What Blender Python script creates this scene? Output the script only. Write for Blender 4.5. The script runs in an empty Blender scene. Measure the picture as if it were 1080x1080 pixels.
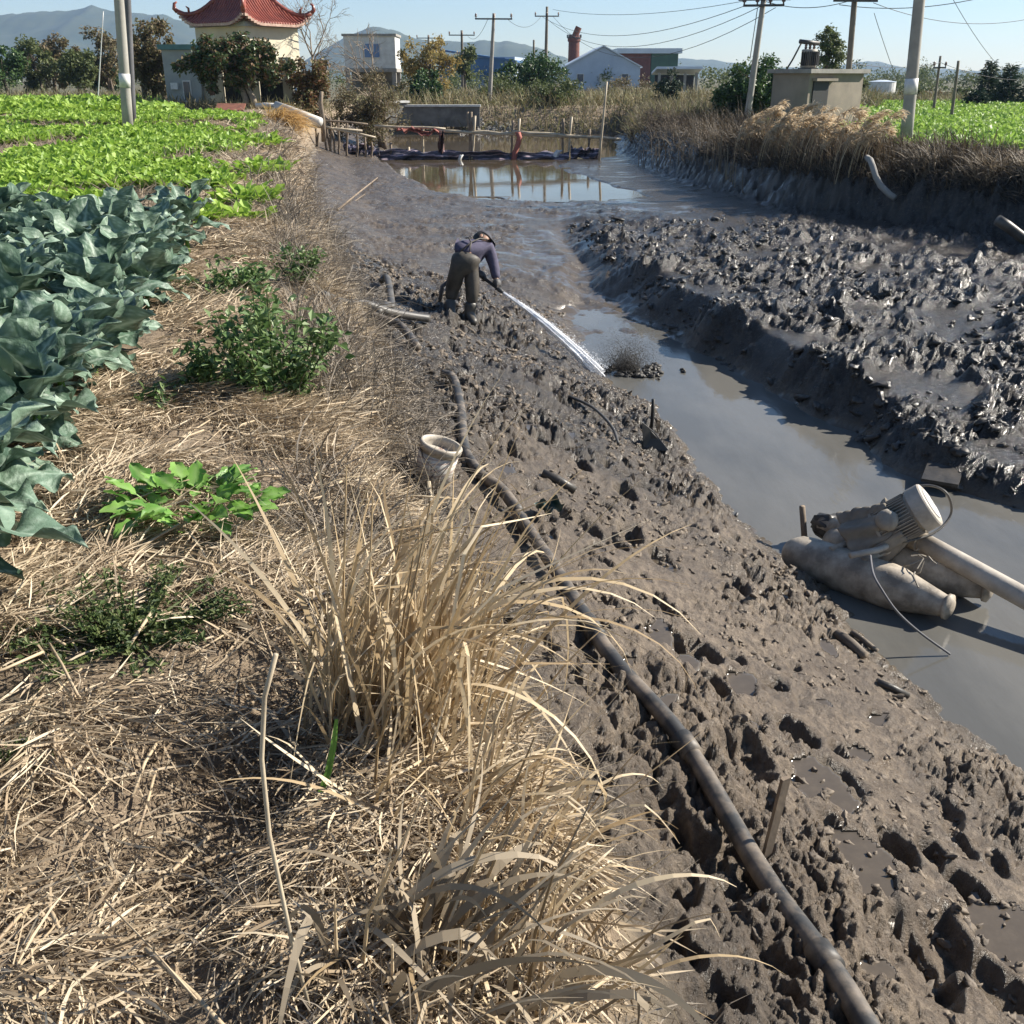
import bpy, math, random
import numpy as np
from mathutils import Vector, Matrix, Quaternion
random.seed(7)
RNG = np.random.default_rng(11)
PI = math.pi
R = math.radians
sc = bpy.context.scene
col = sc.collection

# ------------------------------------------------------------------ camera, sky, sun, exposure
CAMZ, PITCH, F = 3.3, R(23.4), 1060.0          # camera height over the channel water, downward pitch, focal length in 1/1080ths of the frame
cam = bpy.data.cameras.new('camera'); cam.sensor_width = 36; cam.lens = 36 * F / 1080; cam.clip_start = .05; cam.clip_end = 9000
camo = bpy.data.objects.new('camera', cam); col.objects.link(camo)
camo.location = (0, 0, CAMZ); camo.rotation_euler = (PI / 2 - PITCH, 0, 0)
sc.camera = camo
SUN_EL, SUN_AZ = R(35), R(74)                  # azimuth from +Y towards +X
w = bpy.data.worlds.new('World'); sc.world = w; w.use_nodes = True
nt = w.node_tree; bg = nt.nodes['Background']
sky = nt.nodes.new('ShaderNodeTexSky'); sky.sky_type = 'NISHITA'; sky.sun_disc = False
sky.sun_elevation = SUN_EL; sky.sun_rotation = SUN_AZ; sky.air_density = 1.0; sky.dust_density = .15; sky.ozone_density = 3.0
nt.links.new(sky.outputs[0], bg.inputs[0]); bg.inputs[1].default_value = .062
sd = bpy.data.lights.new('sun', 'SUN'); sd.energy = 5.0; sd.angle = R(.5); sd.color = (1, .93, .82)
so = bpy.data.objects.new('sun', sd); col.objects.link(so)
S = Vector((math.cos(SUN_EL) * math.sin(SUN_AZ), math.cos(SUN_EL) * math.cos(SUN_AZ), math.sin(SUN_EL)))
so.rotation_euler = S.to_track_quat('Z', 'Y').to_euler(); so.location = (40, 10, 40)
sc.view_settings.view_transform = 'Standard'; sc.view_settings.look = 'None'; sc.view_settings.gamma = 1
sc.view_settings.exposure = 1.05
sc.cycles.volume_bounces = 1; sc.cycles.max_bounces = 8; sc.cycles.transparent_max_bounces = 8
sc.cycles.volume_step_rate = 10; sc.cycles.use_denoising = True

# ------------------------------------------------------------------ helpers
def ray(px, py):
    r, u = (px - 540) / F, (540 - py) / F
    return r, math.cos(PITCH) + u * math.sin(PITCH), -math.sin(PITCH) + u * math.cos(PITCH)
def at(px, py, Y):
    r, y, z = ray(px, py); t = Y / y
    return Vector((r * t, Y, CAMZ + z * t))
def atz(px, py, z0):
    r, y, z = ray(px, py); t = (z0 - CAMZ) / z
    return Vector((r * t, y * t, z0))
def pxm(py, Y):                                # metres per photo pixel at depth Y
    return Y / ray(540, py)[1] / F
def sm(x, a, b):
    t = np.clip((x - a) / (b - a), 0, 1); return t * t * (3 - 2 * t)

def perlin(x, y, seed=0):
    x = np.asarray(x, float); y = np.asarray(y, float)
    xi = np.floor(x).astype(np.int64); yi = np.floor(y).astype(np.int64)
    xf = x - xi; yf = y - yi
    def g(ix, iy, dx, dy):
        h = (ix * 374761393 + iy * 668265263 + seed * 974634541) & 0xffffffff
        h = ((h ^ (h >> 13)) * 1274126177) & 0xffffffff
        h = h ^ (h >> 16)
        a = (h & 0xffff) * (2 * PI / 65536)
        return np.cos(a) * dx + np.sin(a) * dy
    u = xf * xf * xf * (xf * (xf * 6 - 15) + 10); v = yf * yf * yf * (yf * (yf * 6 - 15) + 10)
    a = g(xi, yi, xf, yf); b = g(xi + 1, yi, xf - 1, yf); c = g(xi, yi + 1, xf, yf - 1); d = g(xi + 1, yi + 1, xf - 1, yf - 1)
    return (a + (b - a) * u + (c - a) * v + (a - b - c + d) * u * v) * 1.5
def fbm(x, y, seed=0, o=4, gain=.5):
    s = 0; a = 1
    for k in range(o):
        s = s + a * perlin(x * 2 ** k + 17.3 * k, y * 2 ** k - 9.1 * k, seed + k); a *= gain
    return s
def worley(x, y, seed=0):
    xi = np.floor(x).astype(np.int64); yi = np.floor(y).astype(np.int64)
    best = np.full(x.shape, 9.0); sec = np.full(x.shape, 9.0); idr = np.zeros(x.shape)
    for dx in (-1, 0, 1):
        for dy in (-1, 0, 1):
            ix = xi + dx; iy = yi + dy
            h = (ix * 374761393 + iy * 668265263 + seed * 974634541) & 0xffffffff
            h = ((h ^ (h >> 13)) * 1274126177) & 0xffffffff; h ^= h >> 16
            px = ix + (h & 0xff) / 255.; py = iy + ((h >> 8) & 0xff) / 255.
            d = np.hypot(x - px, y - py)
            m = d < best
            sec = np.where(m, best, np.minimum(sec, d)); idr = np.where(m, ((h >> 16) & 0xff) / 255., idr); best = np.where(m, d, best)
    return best, sec, idr

class MB:                                      # collects verts and faces, links them as ONE mesh object
    def __init__(s): s.v = []; s.f = []; s.n = 0; s.a = []
    def add(s, v, f, a=None):
        v = np.asarray(v, float).reshape(-1, 3)
        for g in (f if isinstance(f, list) and len(f) and isinstance(f[0], np.ndarray) else [np.asarray(f, int)]):
            s.f.append(g.reshape(-1, g.shape[-1]) + s.n)
        s.v.append(v); s.n += len(v)
        s.a.append(np.zeros(len(v)) if a is None else np.asarray(a, float).ravel())
        return s
    def box(s, c, size, rot=None, taper=1.0):
        hx, hy, hz = size[0] / 2, size[1] / 2, size[2] / 2
        v = np.array([[x * hx * (taper if z > 0 else 1), y * hy * (taper if z > 0 else 1), z * hz] for z in (-1, 1) for y in (-1, 1) for x in (-1, 1)])
        if rot is not None: v = v @ np.array(rot).T
        return s.add(v + np.array(c), [[0, 2, 3, 1], [4, 5, 7, 6], [0, 1, 5, 4], [2, 6, 7, 3], [0, 4, 6, 2], [1, 3, 7, 5]])
    def tube(s, pts, rad, sides=8, cap=True):
        P = np.array([list(p) for p in pts], float); n = len(P)
        rad = np.full(n, rad, float) if np.isscalar(rad) else np.array(rad, float)
        T = np.gradient(P, axis=0); T /= np.linalg.norm(T, axis=1)[:, None] + 1e-12
        ref = np.array([0, 0, 1.]) if abs(T[0, 2]) < .9 else np.array([1., 0, 0])
        N = np.zeros_like(P); b = np.cross(T[0], ref); N[0] = b / np.linalg.norm(b)
        for i in range(1, n):
            q = N[i - 1] - T[i] * np.dot(N[i - 1], T[i]); N[i] = q / (np.linalg.norm(q) + 1e-12)
        Bn = np.cross(T, N)
        ang = np.arange(sides) * 2 * PI / sides
        v = P[:, None] + rad[:, None, None] * (np.cos(ang)[None, :, None] * N[:, None] + np.sin(ang)[None, :, None] * Bn[:, None])
        i = np.arange(n - 1)[:, None] * sides; j = np.arange(sides)[None]; k = (j + 1) % sides
        f = [np.stack([i + j, i + k, i + sides + k, i + sides + j], -1).reshape(-1, 4)]
        if cap: f += [np.arange(sides)[::-1][None], (np.arange(sides) + (n - 1) * sides)[None]]
        return s.add(v, f)
    def lathe(s, p0, p1, prof, sides=24, wob=0, seed=0):   # prof: list of (t along axis 0..1, radius)
        p0 = np.array(p0, float); p1 = np.array(p1, float)
        pts = [p0 + (p1 - p0) * t for t, r in prof]
        ax = (p1 - p0) / np.linalg.norm(p1 - p0)
        ref = np.array([0, 0, 1.]) if abs(ax[2]) < .9 else np.array([1., 0, 0])
        N = np.cross(ax, ref); N /= np.linalg.norm(N); B2 = np.cross(ax, N)
        ang = np.arange(sides) * 2 * PI / sides; n = len(pts); rad = np.array([r for t, r in prof])
        rr = np.repeat(rad[:, None], sides, 1)
        if wob:
            tt = np.array([t for t, r in prof])[:, None]
            rr = rr * (1 + wob * fbm(np.cos(ang)[None] * 1.7 + tt * 5 + seed * 7, np.sin(ang)[None] * 1.7 + tt * 3, seed, 3))
        v = np.array(pts)[:, None] + rr[:, :, None] * (np.cos(ang)[None, :, None] * N + np.sin(ang)[None, :, None] * B2)
        i = np.arange(n - 1)[:, None] * sides; j = np.arange(sides)[None]; k = (j + 1) % sides
        f = [np.stack([i + j, i + k, i + sides + k, i + sides + j], -1).reshape(-1, 4), np.arange(sides)[::-1][None], (np.arange(sides) + (n - 1) * sides)[None]]
        return s.add(v, f)
    def grid(s, v, a=None, closed=False):      # v: (n, m, 3) array
        n, m = v.shape[:2]
        i = np.arange(n - 1)[:, None] * m; j = np.arange(m - 1)[None]
        return s.add(v.reshape(-1, 3), np.stack([i + j, i + j + 1, i + m + j + 1, i + m + j], -1).reshape(-1, 4), a)
    def inst(s, tv, tf, Rm, pos, scale, a=None):   # scatter a template: Rm (m,3,3), pos (m,3), scale (m,) or (m,3)
        m = len(pos); n = len(tv); scale = np.asarray(scale, float)
        if scale.ndim == 1: scale = np.repeat(scale[:, None], 3, 1)
        v = np.einsum('mij,mnj->mni', Rm, tv[None] * scale[:, None]) + pos[:, None]
        f = (tf[None] + (np.arange(m) * n)[:, None, None]).reshape(-1, tf.shape[1])
        return s.add(v, f, None if a is None else np.tile(a, m))
    def build(s, name, m, parent=None, smooth=False, attr=False, link=True):
        me = bpy.data.meshes.new(name)
        v = np.concatenate(s.v); me.vertices.add(len(v)); me.vertices.foreach_set('co', v.astype(np.float32).ravel())
        tot = np.concatenate([np.full(len(g), g.shape[1]) for g in s.f]); lv = np.concatenate([g.ravel() for g in s.f])
        me.loops.add(len(lv)); me.loops.foreach_set('vertex_index', lv.astype(np.int32))
        me.polygons.add(len(tot)); me.polygons.foreach_set('loop_start', np.concatenate([[0], np.cumsum(tot)[:-1]]).astype(np.int32))
        me.polygons.foreach_set('loop_total', tot.astype(np.int32))
        me.update(calc_edges=True); me.validate()
        (me.shade_smooth if smooth else me.shade_flat)()
        if attr:
            at_ = me.attributes.new('a', 'FLOAT', 'POINT'); at_.data.foreach_set('value', np.concatenate(s.a).astype(np.float32))
        if m: me.materials.append(m)
        o = bpy.data.objects.new(name, me); col.objects.link(o)
        if parent is not None: o.parent = parent
        return o
def tag(o, label=None, cat=None, group=None, kind=None):
    if label: o['label'] = label
    if cat: o['category'] = cat
    if group: o['group'] = group
    if kind: o['kind'] = kind
    return o
def empty(name, loc, label, cat, group=None, rz=0):
    o = bpy.data.objects.new(name, None); col.objects.link(o); o.location = loc; o.rotation_euler = (0, 0, rz); o.empty_display_size = .2
    return tag(o, label, cat, group)
def keep(o, parent):                           # parent a part built in world coordinates
    o.parent = parent; o.matrix_parent_inverse = (Matrix.Translation(parent.location) @ parent.rotation_euler.to_matrix().to_4x4()).inverted(); return o
def copy_thing(o, label=None):
    c = o.copy(); col.objects.link(c)
    for ch in o.children:
        d = ch.copy(); col.objects.link(d); d.parent = c
    if label: c['label'] = label
    return c
def rot3(yaw, elev, roll):                     # template +X is aimed along yaw/elev and rolled
    cy, sy, ce, se, cr, sr = np.cos(yaw), np.sin(yaw), np.cos(elev), np.sin(elev), np.cos(roll), np.sin(roll)
    z = np.zeros_like(cy); o = np.ones_like(cy)
    Rz = np.stack([np.stack([cy, -sy, z], -1), np.stack([sy, cy, z], -1), np.stack([z, z, o], -1)], -2)
    Ry = np.stack([np.stack([ce, z, -se], -1), np.stack([z, o, z], -1), np.stack([se, z, ce], -1)], -2)
    Rx = np.stack([np.stack([o, z, z], -1), np.stack([z, cr, -sr], -1), np.stack([z, sr, cr], -1)], -2)
    return Rz @ Ry @ Rx
def U(a, b, n=None): return RNG.uniform(a, b, n)
def blades(mb, base, yaw, elev, L, W, droop, nseg=5, twist=0., flat=.5, kink=0., broken=0.):   # arching ribbons, all vectorised
    m = len(base); t = np.linspace(0, 1, nseg + 1)[None, :]
    L = np.broadcast_to(L, m)[:, None]; W = np.broadcast_to(W, m)[:, None]; droop = np.broadcast_to(droop, m)[:, None]
    el = np.asarray(elev)[:, None] - droop * t ** 1.6
    if broken: el = el - (U(0, 1, m) < broken)[:, None] * np.clip((t - U(.3, .85, m)[:, None]) * 9, 0, 1) * U(.5, 2.2, m)[:, None]
    ya = np.asarray(yaw)[:, None] + (U(-1, 1, m)[:, None] * kink) * t
    dx = np.cos(el) * np.cos(ya); dy = np.cos(el) * np.sin(ya); dz = np.sin(el)
    st = L / nseg
    P = np.stack([np.cumsum(dx * st, 1), np.cumsum(dy * st, 1), np.cumsum(dz * st, 1)], -1); P = P - P[:, :1] + np.asarray(base)[:, None]
    side = np.stack([-np.sin(ya), np.cos(ya), np.zeros_like(ya)], -1)
    nrm = np.cross(np.stack([dx, dy, dz], -1), side)
    tw = (U(-1, 1, m)[:, None] * twist) * t + U(-1, 1, m)[:, None] * flat
    sv = side * np.cos(tw)[..., None] + nrm * np.sin(tw)[..., None]
    wd = W * np.clip(np.minimum(1, (1 - t) * 2.2 + .08), 0, 1) * (.6 + .4 * np.minimum(1, t * 5)) / 2
    v = np.stack([P - sv * wd[..., None], P + sv * wd[..., None]], 2)
    n = (nseg + 1) * 2; k = np.arange(nseg) * 2
    tf = np.stack([k, k + 1, k + 3, k + 2], -1)
    mb.add(v, (tf[None] + (np.arange(m) * n)[:, None, None]).reshape(-1, 4), np.broadcast_to(t[:, :, None], (m, nseg + 1, 2)))
    return mb

# ------------------------------------------------------------------ materials
def lin(c): return (c[0], c[1], c[2], 1)
class NT:
    def __init__(s, name):
        s.m = bpy.data.materials.new(name); s.m.use_nodes = True; s.t = s.m.node_tree; s.p = s.t.nodes['Principled BSDF']; s.out = s.t.nodes['Material Output']
    def n(s, typ, **kw):
        o = s.t.nodes.new(typ)
        for k, v in kw.items():
            if k in o.inputs: o.inputs[k].default_value = v
            else: setattr(o, k, v)
        return o
    def l(s, a, b): s.t.links.new(a, b)
    def noise(s, scale, detail=5, co=None, rough=.6):
        o = s.n('ShaderNodeTexNoise'); o.inputs['Scale'].default_value = scale; o.inputs['Detail'].default_value = detail; o.inputs['Roughness'].default_value = rough
        if co is not None: s.l(co, o.inputs['Vector'])
        return o.outputs['Fac']
    def ramp(s, fac, stops):
        o = s.n('ShaderNodeValToRGB'); e = o.color_ramp.elements
        while len(e) < len(stops): e.new(.5)
        for q, (p, c) in zip(e, stops): q.position = p; q.color = lin(c) if not np.isscalar(c) else (c, c, c, 1)
        s.l(fac, o.inputs[0]); return o.outputs[0]
    def mix(s, fac, a, b, typ='MIX'):
        o = s.n('ShaderNodeMix', data_type='RGBA', blend_type=typ)
        for sock, v in ((o.inputs[0], fac), (o.inputs[6], a), (o.inputs[7], b)):
            if isinstance(v, bpy.types.NodeSocket): s.l(v, sock)
            elif np.isscalar(v): sock.default_value = v
            else: sock.default_value = lin(v)
        return o.outputs[2]
    def math(s, op, a, b=0.):
        o = s.n('ShaderNodeMath', operation=op)
        for sock, v in ((o.inputs[0], a), (o.inputs[1], b)):
            if isinstance(v, bpy.types.NodeSocket): s.l(v, sock)
            else: sock.default_value = v
        return o.outputs[0]
    def bump(s, h, strength=.3, dist=.02):
        o = s.n('ShaderNodeBump'); o.inputs['Strength'].default_value = strength; o.inputs['Distance'].default_value = dist
        s.l(h, o.inputs['Height']); s.l(o.outputs[0], s.p.inputs['Normal'])
    def co(s, kind='Object'): return s.n('ShaderNodeTexCoord').outputs[kind]
def M(name, c1, c2=None, scale=6, rough=.7, bump=.2, bscale=None, dist=.01, metal=0, lo=.35, hi=.65, spec=.5):
    t = NT(name); co = t.co(); c2 = c2 or tuple(x * .7 for x in c1)
    t.l(t.ramp(t.noise(scale, 6, co), [(lo, c1), (hi, c2)]), t.p.inputs['Base Color'])
    t.p.inputs['Roughness'].default_value = rough; t.p.inputs['Metallic'].default_value = metal; t.p.inputs['Specular IOR Level'].default_value = spec
    if bump: t.bump(t.noise(bscale or scale * 4, 5, co), bump, dist)
    return t.m
def LEAF(name, cs, trans=.3, rough=.5, vein=None, tip=None, spec=.4, nscale=0, bump=None):   # colours vary from leaf to leaf
    t = NT(name); rnd = t.n('ShaderNodeNewGeometry').outputs['Random Per Island']
    n = len(cs); c = t.ramp(rnd, [(i / (n - 1), x) for i, x in enumerate(cs)])
    if nscale:
        c = t.mix(t.ramp(t.noise(nscale, 3, t.co()), [(.4, 0), (.62, 1)]), c, tuple(x * .55 for x in cs[0]))
    if vein or tip:
        a = t.n('ShaderNodeAttribute', attribute_name='a').outputs['Fac']; c = t.mix(a, c, vein or tip)
    t.l(c, t.p.inputs['Base Color']); t.p.inputs['Roughness'].default_value = rough; t.p.inputs['Specular IOR Level'].default_value = spec
    if bump: t.bump(t.noise(bump[0], 4, t.co()), bump[1], .01)
    if trans:
        tr = t.n('ShaderNodeBsdfTranslucent'); t.l(c, tr.inputs[0]); mx = t.n('ShaderNodeMixShader'); mx.inputs[0].default_value = trans
        t.l(t.p.outputs[0], mx.inputs[1]); t.l(tr.outputs[0], mx.inputs[2]); t.l(mx.outputs[0], t.out.inputs[0])
    return t.m
MT = {}
MT['concrete'] = M('concrete', (.33, .31, .28), (.22, .21, .19), 3, .85, .25)
MT['pole_light'] = M('pole_light', (.38, .36, .32), (.27, .26, .23), 2, .8, .2)
MT['pole_dark'] = M('pole_dark', (.13, .13, .14), (.08, .08, .085), 2, .7, .2)
MT['pole_wood'] = M('pole_wood', (.22, .19, .15), (.13, .11, .09), 2, .85, .3)
MT['iron'] = M('iron', (.09, .09, .09), (.05, .045, .04), 8, .55, .2, metal=.4)
MT['wire'] = M('wire', (.05, .05, .055), (.04, .04, .04), 5, .6, 0)
MT['ceramic'] = M('ceramic', (.16, .09, .07), (.1, .06, .05), 5, .3, 0)
MT['white_paint'] = M('white_paint', (.68, .68, .65), (.52, .51, .48), 2.5, .7, .1)
MT['white_plate'] = M('white_plate', (.7, .7, .68), (.55, .55, .53), 9, .5, .05)
MT['cream'] = M('cream', (.62, .56, .42), (.5, .45, .34), 1.2, .85, .2)
MT['render_grey'] = M('render_grey', (.36, .38, .36), (.27, .29, .28), 1.4, .85, .2)
MT['hut'] = M('hut', (.30, .255, .2), (.21, .18, .145), 1.1, .9, .3)
MT['rooftile'] = M('rooftile', (.3, .082, .05), (.18, .05, .035), 3, .35, .15)
MT['eavetile'] = M('eavetile', (.5, .36, .28), (.3, .17, .12), 9, .5, .15)
MT['teal'] = M('teal', (.09, .2, .2), (.06, .14, .14), 3, .6, .1)
MT['glass'] = M('glass', (.03, .06, .11), (.02, .04, .08), 3, .08, 0)
MT['blueframe'] = M('blueframe', (.12, .22, .4), (.1, .18, .33), 3, .4, 0)
MT['dark'] = M('dark_iron', (.018, .018, .018), (.012, .012, .012), 3, .6, .1)
MT['rust'] = M('rust', (.26, .1, .06), (.15, .06, .04), 5, .8, .3)
MT['brick'] = M('brick', (.2, .075, .055), (.13, .05, .04), 2, .85, .3)
MT['bluewall'] = M('bluewall', (.42, .5, .62), (.33, .4, .52), .6, .6, .1)
MT['blueroof'] = M('blueroof', (.05, .14, .3), (.04, .11, .25), .5, .45, .1)
MT['paleroof'] = M('paleroof', (.62, .68, .76), (.5, .56, .64), .5, .4, .1)
MT['greenwall'] = M('greenwall', (.07, .14, .09), (.05, .1, .07), .7, .7, .1)
MT['block'] = M('block', (.2, .195, .18), (.1, .098, .09), 1.8, .9, .4)
MT['bamboo'] = M('bamboo', (.5, .42, .3), (.33, .27, .19), 5, .6, .15)
MT['stake'] = M('stake', (.26, .2, .14), (.13, .1, .075), 5, .85, .3)
MT['bark'] = M('bark', (.17, .13, .095), (.09, .07, .055), 6, .9, .4)
MT['bark_pale'] = M('bark_pale', (.3, .25, .19), (.19, .15, .11), 6, .9, .3)
MT['net'] = M('net', (.1, .085, .14), (.05, .05, .085), 4, .8, .3)
MT['redcloth'] = M('redcloth', (.4, .13, .1), (.25, .09, .07), 5, .8, .2)
MT['browncloth'] = M('browncloth', (.13, .06, .05), (.08, .045, .04), 5, .8, .2)
MT['pvc_white'] = M('pvc_white', (.62, .6, .56), (.48, .46, .42), 3, .45, .1)
MT['stone'] = M('stone', (.35, .33, .3), (.2, .19, .17), 4, .9, .4)
MT['pipe'] = M('pipe_black', (.038, .037, .036), (.2, .163, .125), 7.5, .55, .25, 30, .004, lo=.44, hi=.64)
MT['hose'] = M('hose_grey', (.11, .1, .085), (.045, .042, .04), 4, .5, .25)
MT['mudcrust'] = M('mud_crust', (.19, .15, .11), (.09, .072, .055), 7, .75, .4, 30, .008)
MT['muddark'] = M('mud_dark', (.03, .028, .026), (.07, .062, .052), 6, .45, .4)
MT['float'] = M('float_muddy', (.45, .39, .31), (.2, .17, .133), 6, .6, .45, 26, .006, lo=.38, hi=.6)
MT['motor'] = M('motor_grey', (.38, .34, .28), (.24, .21, .17), 6, .6, .2, 30)
MT['cowl'] = M('motor_cowl', (.48, .43, .36), (.33, .29, .24), 9, .6, .2, 40)
MT['tarp'] = M('tarp_muddy', (.28, .245, .195), (.15, .13, .105), 4, .7, .4, 14, .01)
MT['bucket'] = M('bucket_plastic', (.48, .44, .37), (.24, .195, .15), 8, .5, .15)
MT['shirt'] = M('shirt_violet', (.085, .078, .125), (.055, .05, .085), 12, .85, .3, 40)
MT['wader'] = M('wader_muddy', (.09, .075, .057), (.035, .032, .027), 9, .6, .3, 20)
MT['boot'] = M('boot_muddy', (.04, .04, .038), (.09, .08, .065), 8, .45, .2)
MT['cap'] = M('cap_dark', (.06, .06, .075), (.045, .045, .055), 20, .85, .2)
MT['skin'] = M('skin', (.36, .2, .13), (.3, .16, .1), 20, .55, .05)
MT['glove'] = M('glove', (.05, .05, .055), (.08, .075, .07), 20, .6, .2)
MT['hair'] = M('hair', (.03, .025, .022), (.02, .018, .015), 30, .6, .2)

MT['kale'] = LEAF('kale_leaf', [(.058, .108, .07), (.1, .165, .112), (.17, .245, .17)], .12, .5, vein=(.4, .5, .4), spec=.5, bump=(30, .8))
MT['mustard'] = LEAF('mustard_leaf', [(.17, .3, .04), (.29, .44, .06), (.42, .57, .12)], .4, .5)
MT['fieldgreen'] = LEAF('field_leaf', [(.17, .3, .05), (.27, .42, .07), (.38, .52, .13)], .4, .5)
MT['radish'] = LEAF('radish_leaf', [(.08, .2, .035), (.15, .32, .055), (.25, .44, .1)], .35, .42, vein=(.3, .45, .16))
MT['weed'] = LEAF('weed_leaf', [(.05, .1, .03), (.11, .19, .055), (.24, .32, .14)], .3, .5)
MT['weed_dark'] = LEAF('weed_fine', [(.035, .06, .02), (.07, .11, .03), (.16, .19, .07)], .3, .6)
MT['straw'] = LEAF('straw', [(.15, .11, .07), (.36, .275, .18), (.51, .41, .28), (.66, .56, .41)], .15, .6)
MT['reed'] = LEAF('reed_dry', [(.26, .18, .095), (.46, .345, .2), (.6, .475, .3), (.72, .6, .42)], .3, .5)
MT['reed_grey'] = LEAF('reed_grey', [(.14, .11, .075), (.27, .22, .155), (.4, .33, .235)], .25, .6)
MT['brush'] = LEAF('brush_grey', [(.09, .074, .058), (.2, .168, .13), (.34, .29, .23)], .15, .7)
MT['deadleaf'] = LEAF('dead_leaf', [(.06, .045, .03), (.16, .12, .08), (.32, .26, .18)], .2, .6)
MT['bankgrass'] = LEAF('bank_grass', [(.03, .024, .017), (.075, .058, .04), (.16, .125, .08)], .25, .7)
MT['reed_dark'] = LEAF('reed_dark', [(.09, .07, .045), (.17, .13, .085), (.28, .22, .15)], .25, .6)
MT['plume'] = LEAF('plume', [(.5, .38, .23), (.66, .53, .36), (.78, .67, .5)], .5, .7)
MT['goldgrass'] = LEAF('gold_grass', [(.4, .25, .09), (.55, .36, .14), (.62, .44, .2)], .35, .6)
MT['scrubgrass'] = LEAF('scrub_grass', [(.13, .11, .06), (.22, .18, .1), (.16, .17, .07), (.27, .22, .13)], .3, .7)
MT['t_dark'] = LEAF('tree_dark', [(.025, .055, .016), (.05, .1, .028), (.085, .15, .04)], .25, .45)
MT['t_mid'] = LEAF('tree_mid', [(.06, .085, .03), (.11, .135, .045), (.16, .18, .07)], .3, .55)
MT['t_brown'] = LEAF('tree_brown', [(.12, .09, .05), (.2, .15, .085), (.14, .14, .06), (.24, .19, .11)], .3, .6)
MT['t_gold'] = LEAF('tree_gold', [(.28, .21, .07), (.38, .28, .1), (.2, .19, .07)], .35, .6)
MT['t_red'] = LEAF('tree_red', [(.06, .085, .03), (.2, .09, .05), (.13, .14, .05), (.26, .15, .075)], .3, .5)
MT['t_fruit'] = LEAF('tree_fruit', [(.025, .055, .02), (.06, .1, .035), (.2, .11, .07), (.1, .14, .05), (.04, .08, .03)], .25, .4)
MT['t_conifer'] = LEAF('tree_conifer', [(.015, .032, .016), (.028, .052, .024), (.04, .065, .03)], .15, .6)

# ------------------------------------------------------------------ the ground: one sheet
ip = lambda Y, xs, ys: np.interp(Y, xs, ys)
def f_xb(Y): return ip(Y, [-6, 0, 1.9, 5.1, 7.6, 11.1, 20, 28, 39, 57, 80], [2.3, .72, .25, -.63, -1.07, -1.98, -4.0, -5.5, -7.3, -8, -9])
def f_xw(Y): return ip(Y, [-6, 0, 4.18, 5.88, 7.63, 9.84, 11.6, 14, 16, 18, 22, 30, 60], [4.6, 3.5, 2.62, 2.21, 1.8, 1.56, 1.13, .67, .85, .9, .7, .3, 0])
def f_xr(Y): return ip(Y, [-6, 0, 6, 7.6, 8.4, 10, 11.5, 12.96, 15.3, 17, 20, 22, 30, 60], [9.2, 8, 5.4, 4.23, 3.65, 3.3, 2.9, 2.49, 2.03, 1.7, 1.35, 1.2, .8, .5])
def f_xt(Y): return ip(Y, [-6, 0, 10, 18.3, 21.7, 23.8, 31, 43, 57, 80], [15, 14.5, 12.5, 9.3, 7.4, 6.2, 4.9, 4.5, 6, 8])
def f_field(Y): return ip(Y, [-6, 10, 18, 34, 60], [1.65, 1.65, 1.85, 2.2, 2.1])
def in_pool(X, Y):
    xl = ip(Y, [26, 26.3, 28.6, 37.8, 60], [.5, -.95, -2.3, -4.9, -7]); xr = ip(Y, [26, 26.7, 34, 37, 39.5, 41, 57], [2.4, 3.6, 1.9, 1.4, 2.5, 4.2, 5.6])
    e = perlin(X * .8, Y * .5, 5) * .3
    return sm(np.minimum(X - xl, xr - X) + e, -.1, .35) * sm(Y + e, 25.9, 26.6) * (1 - sm(Y, 57.5, 59))
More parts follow.
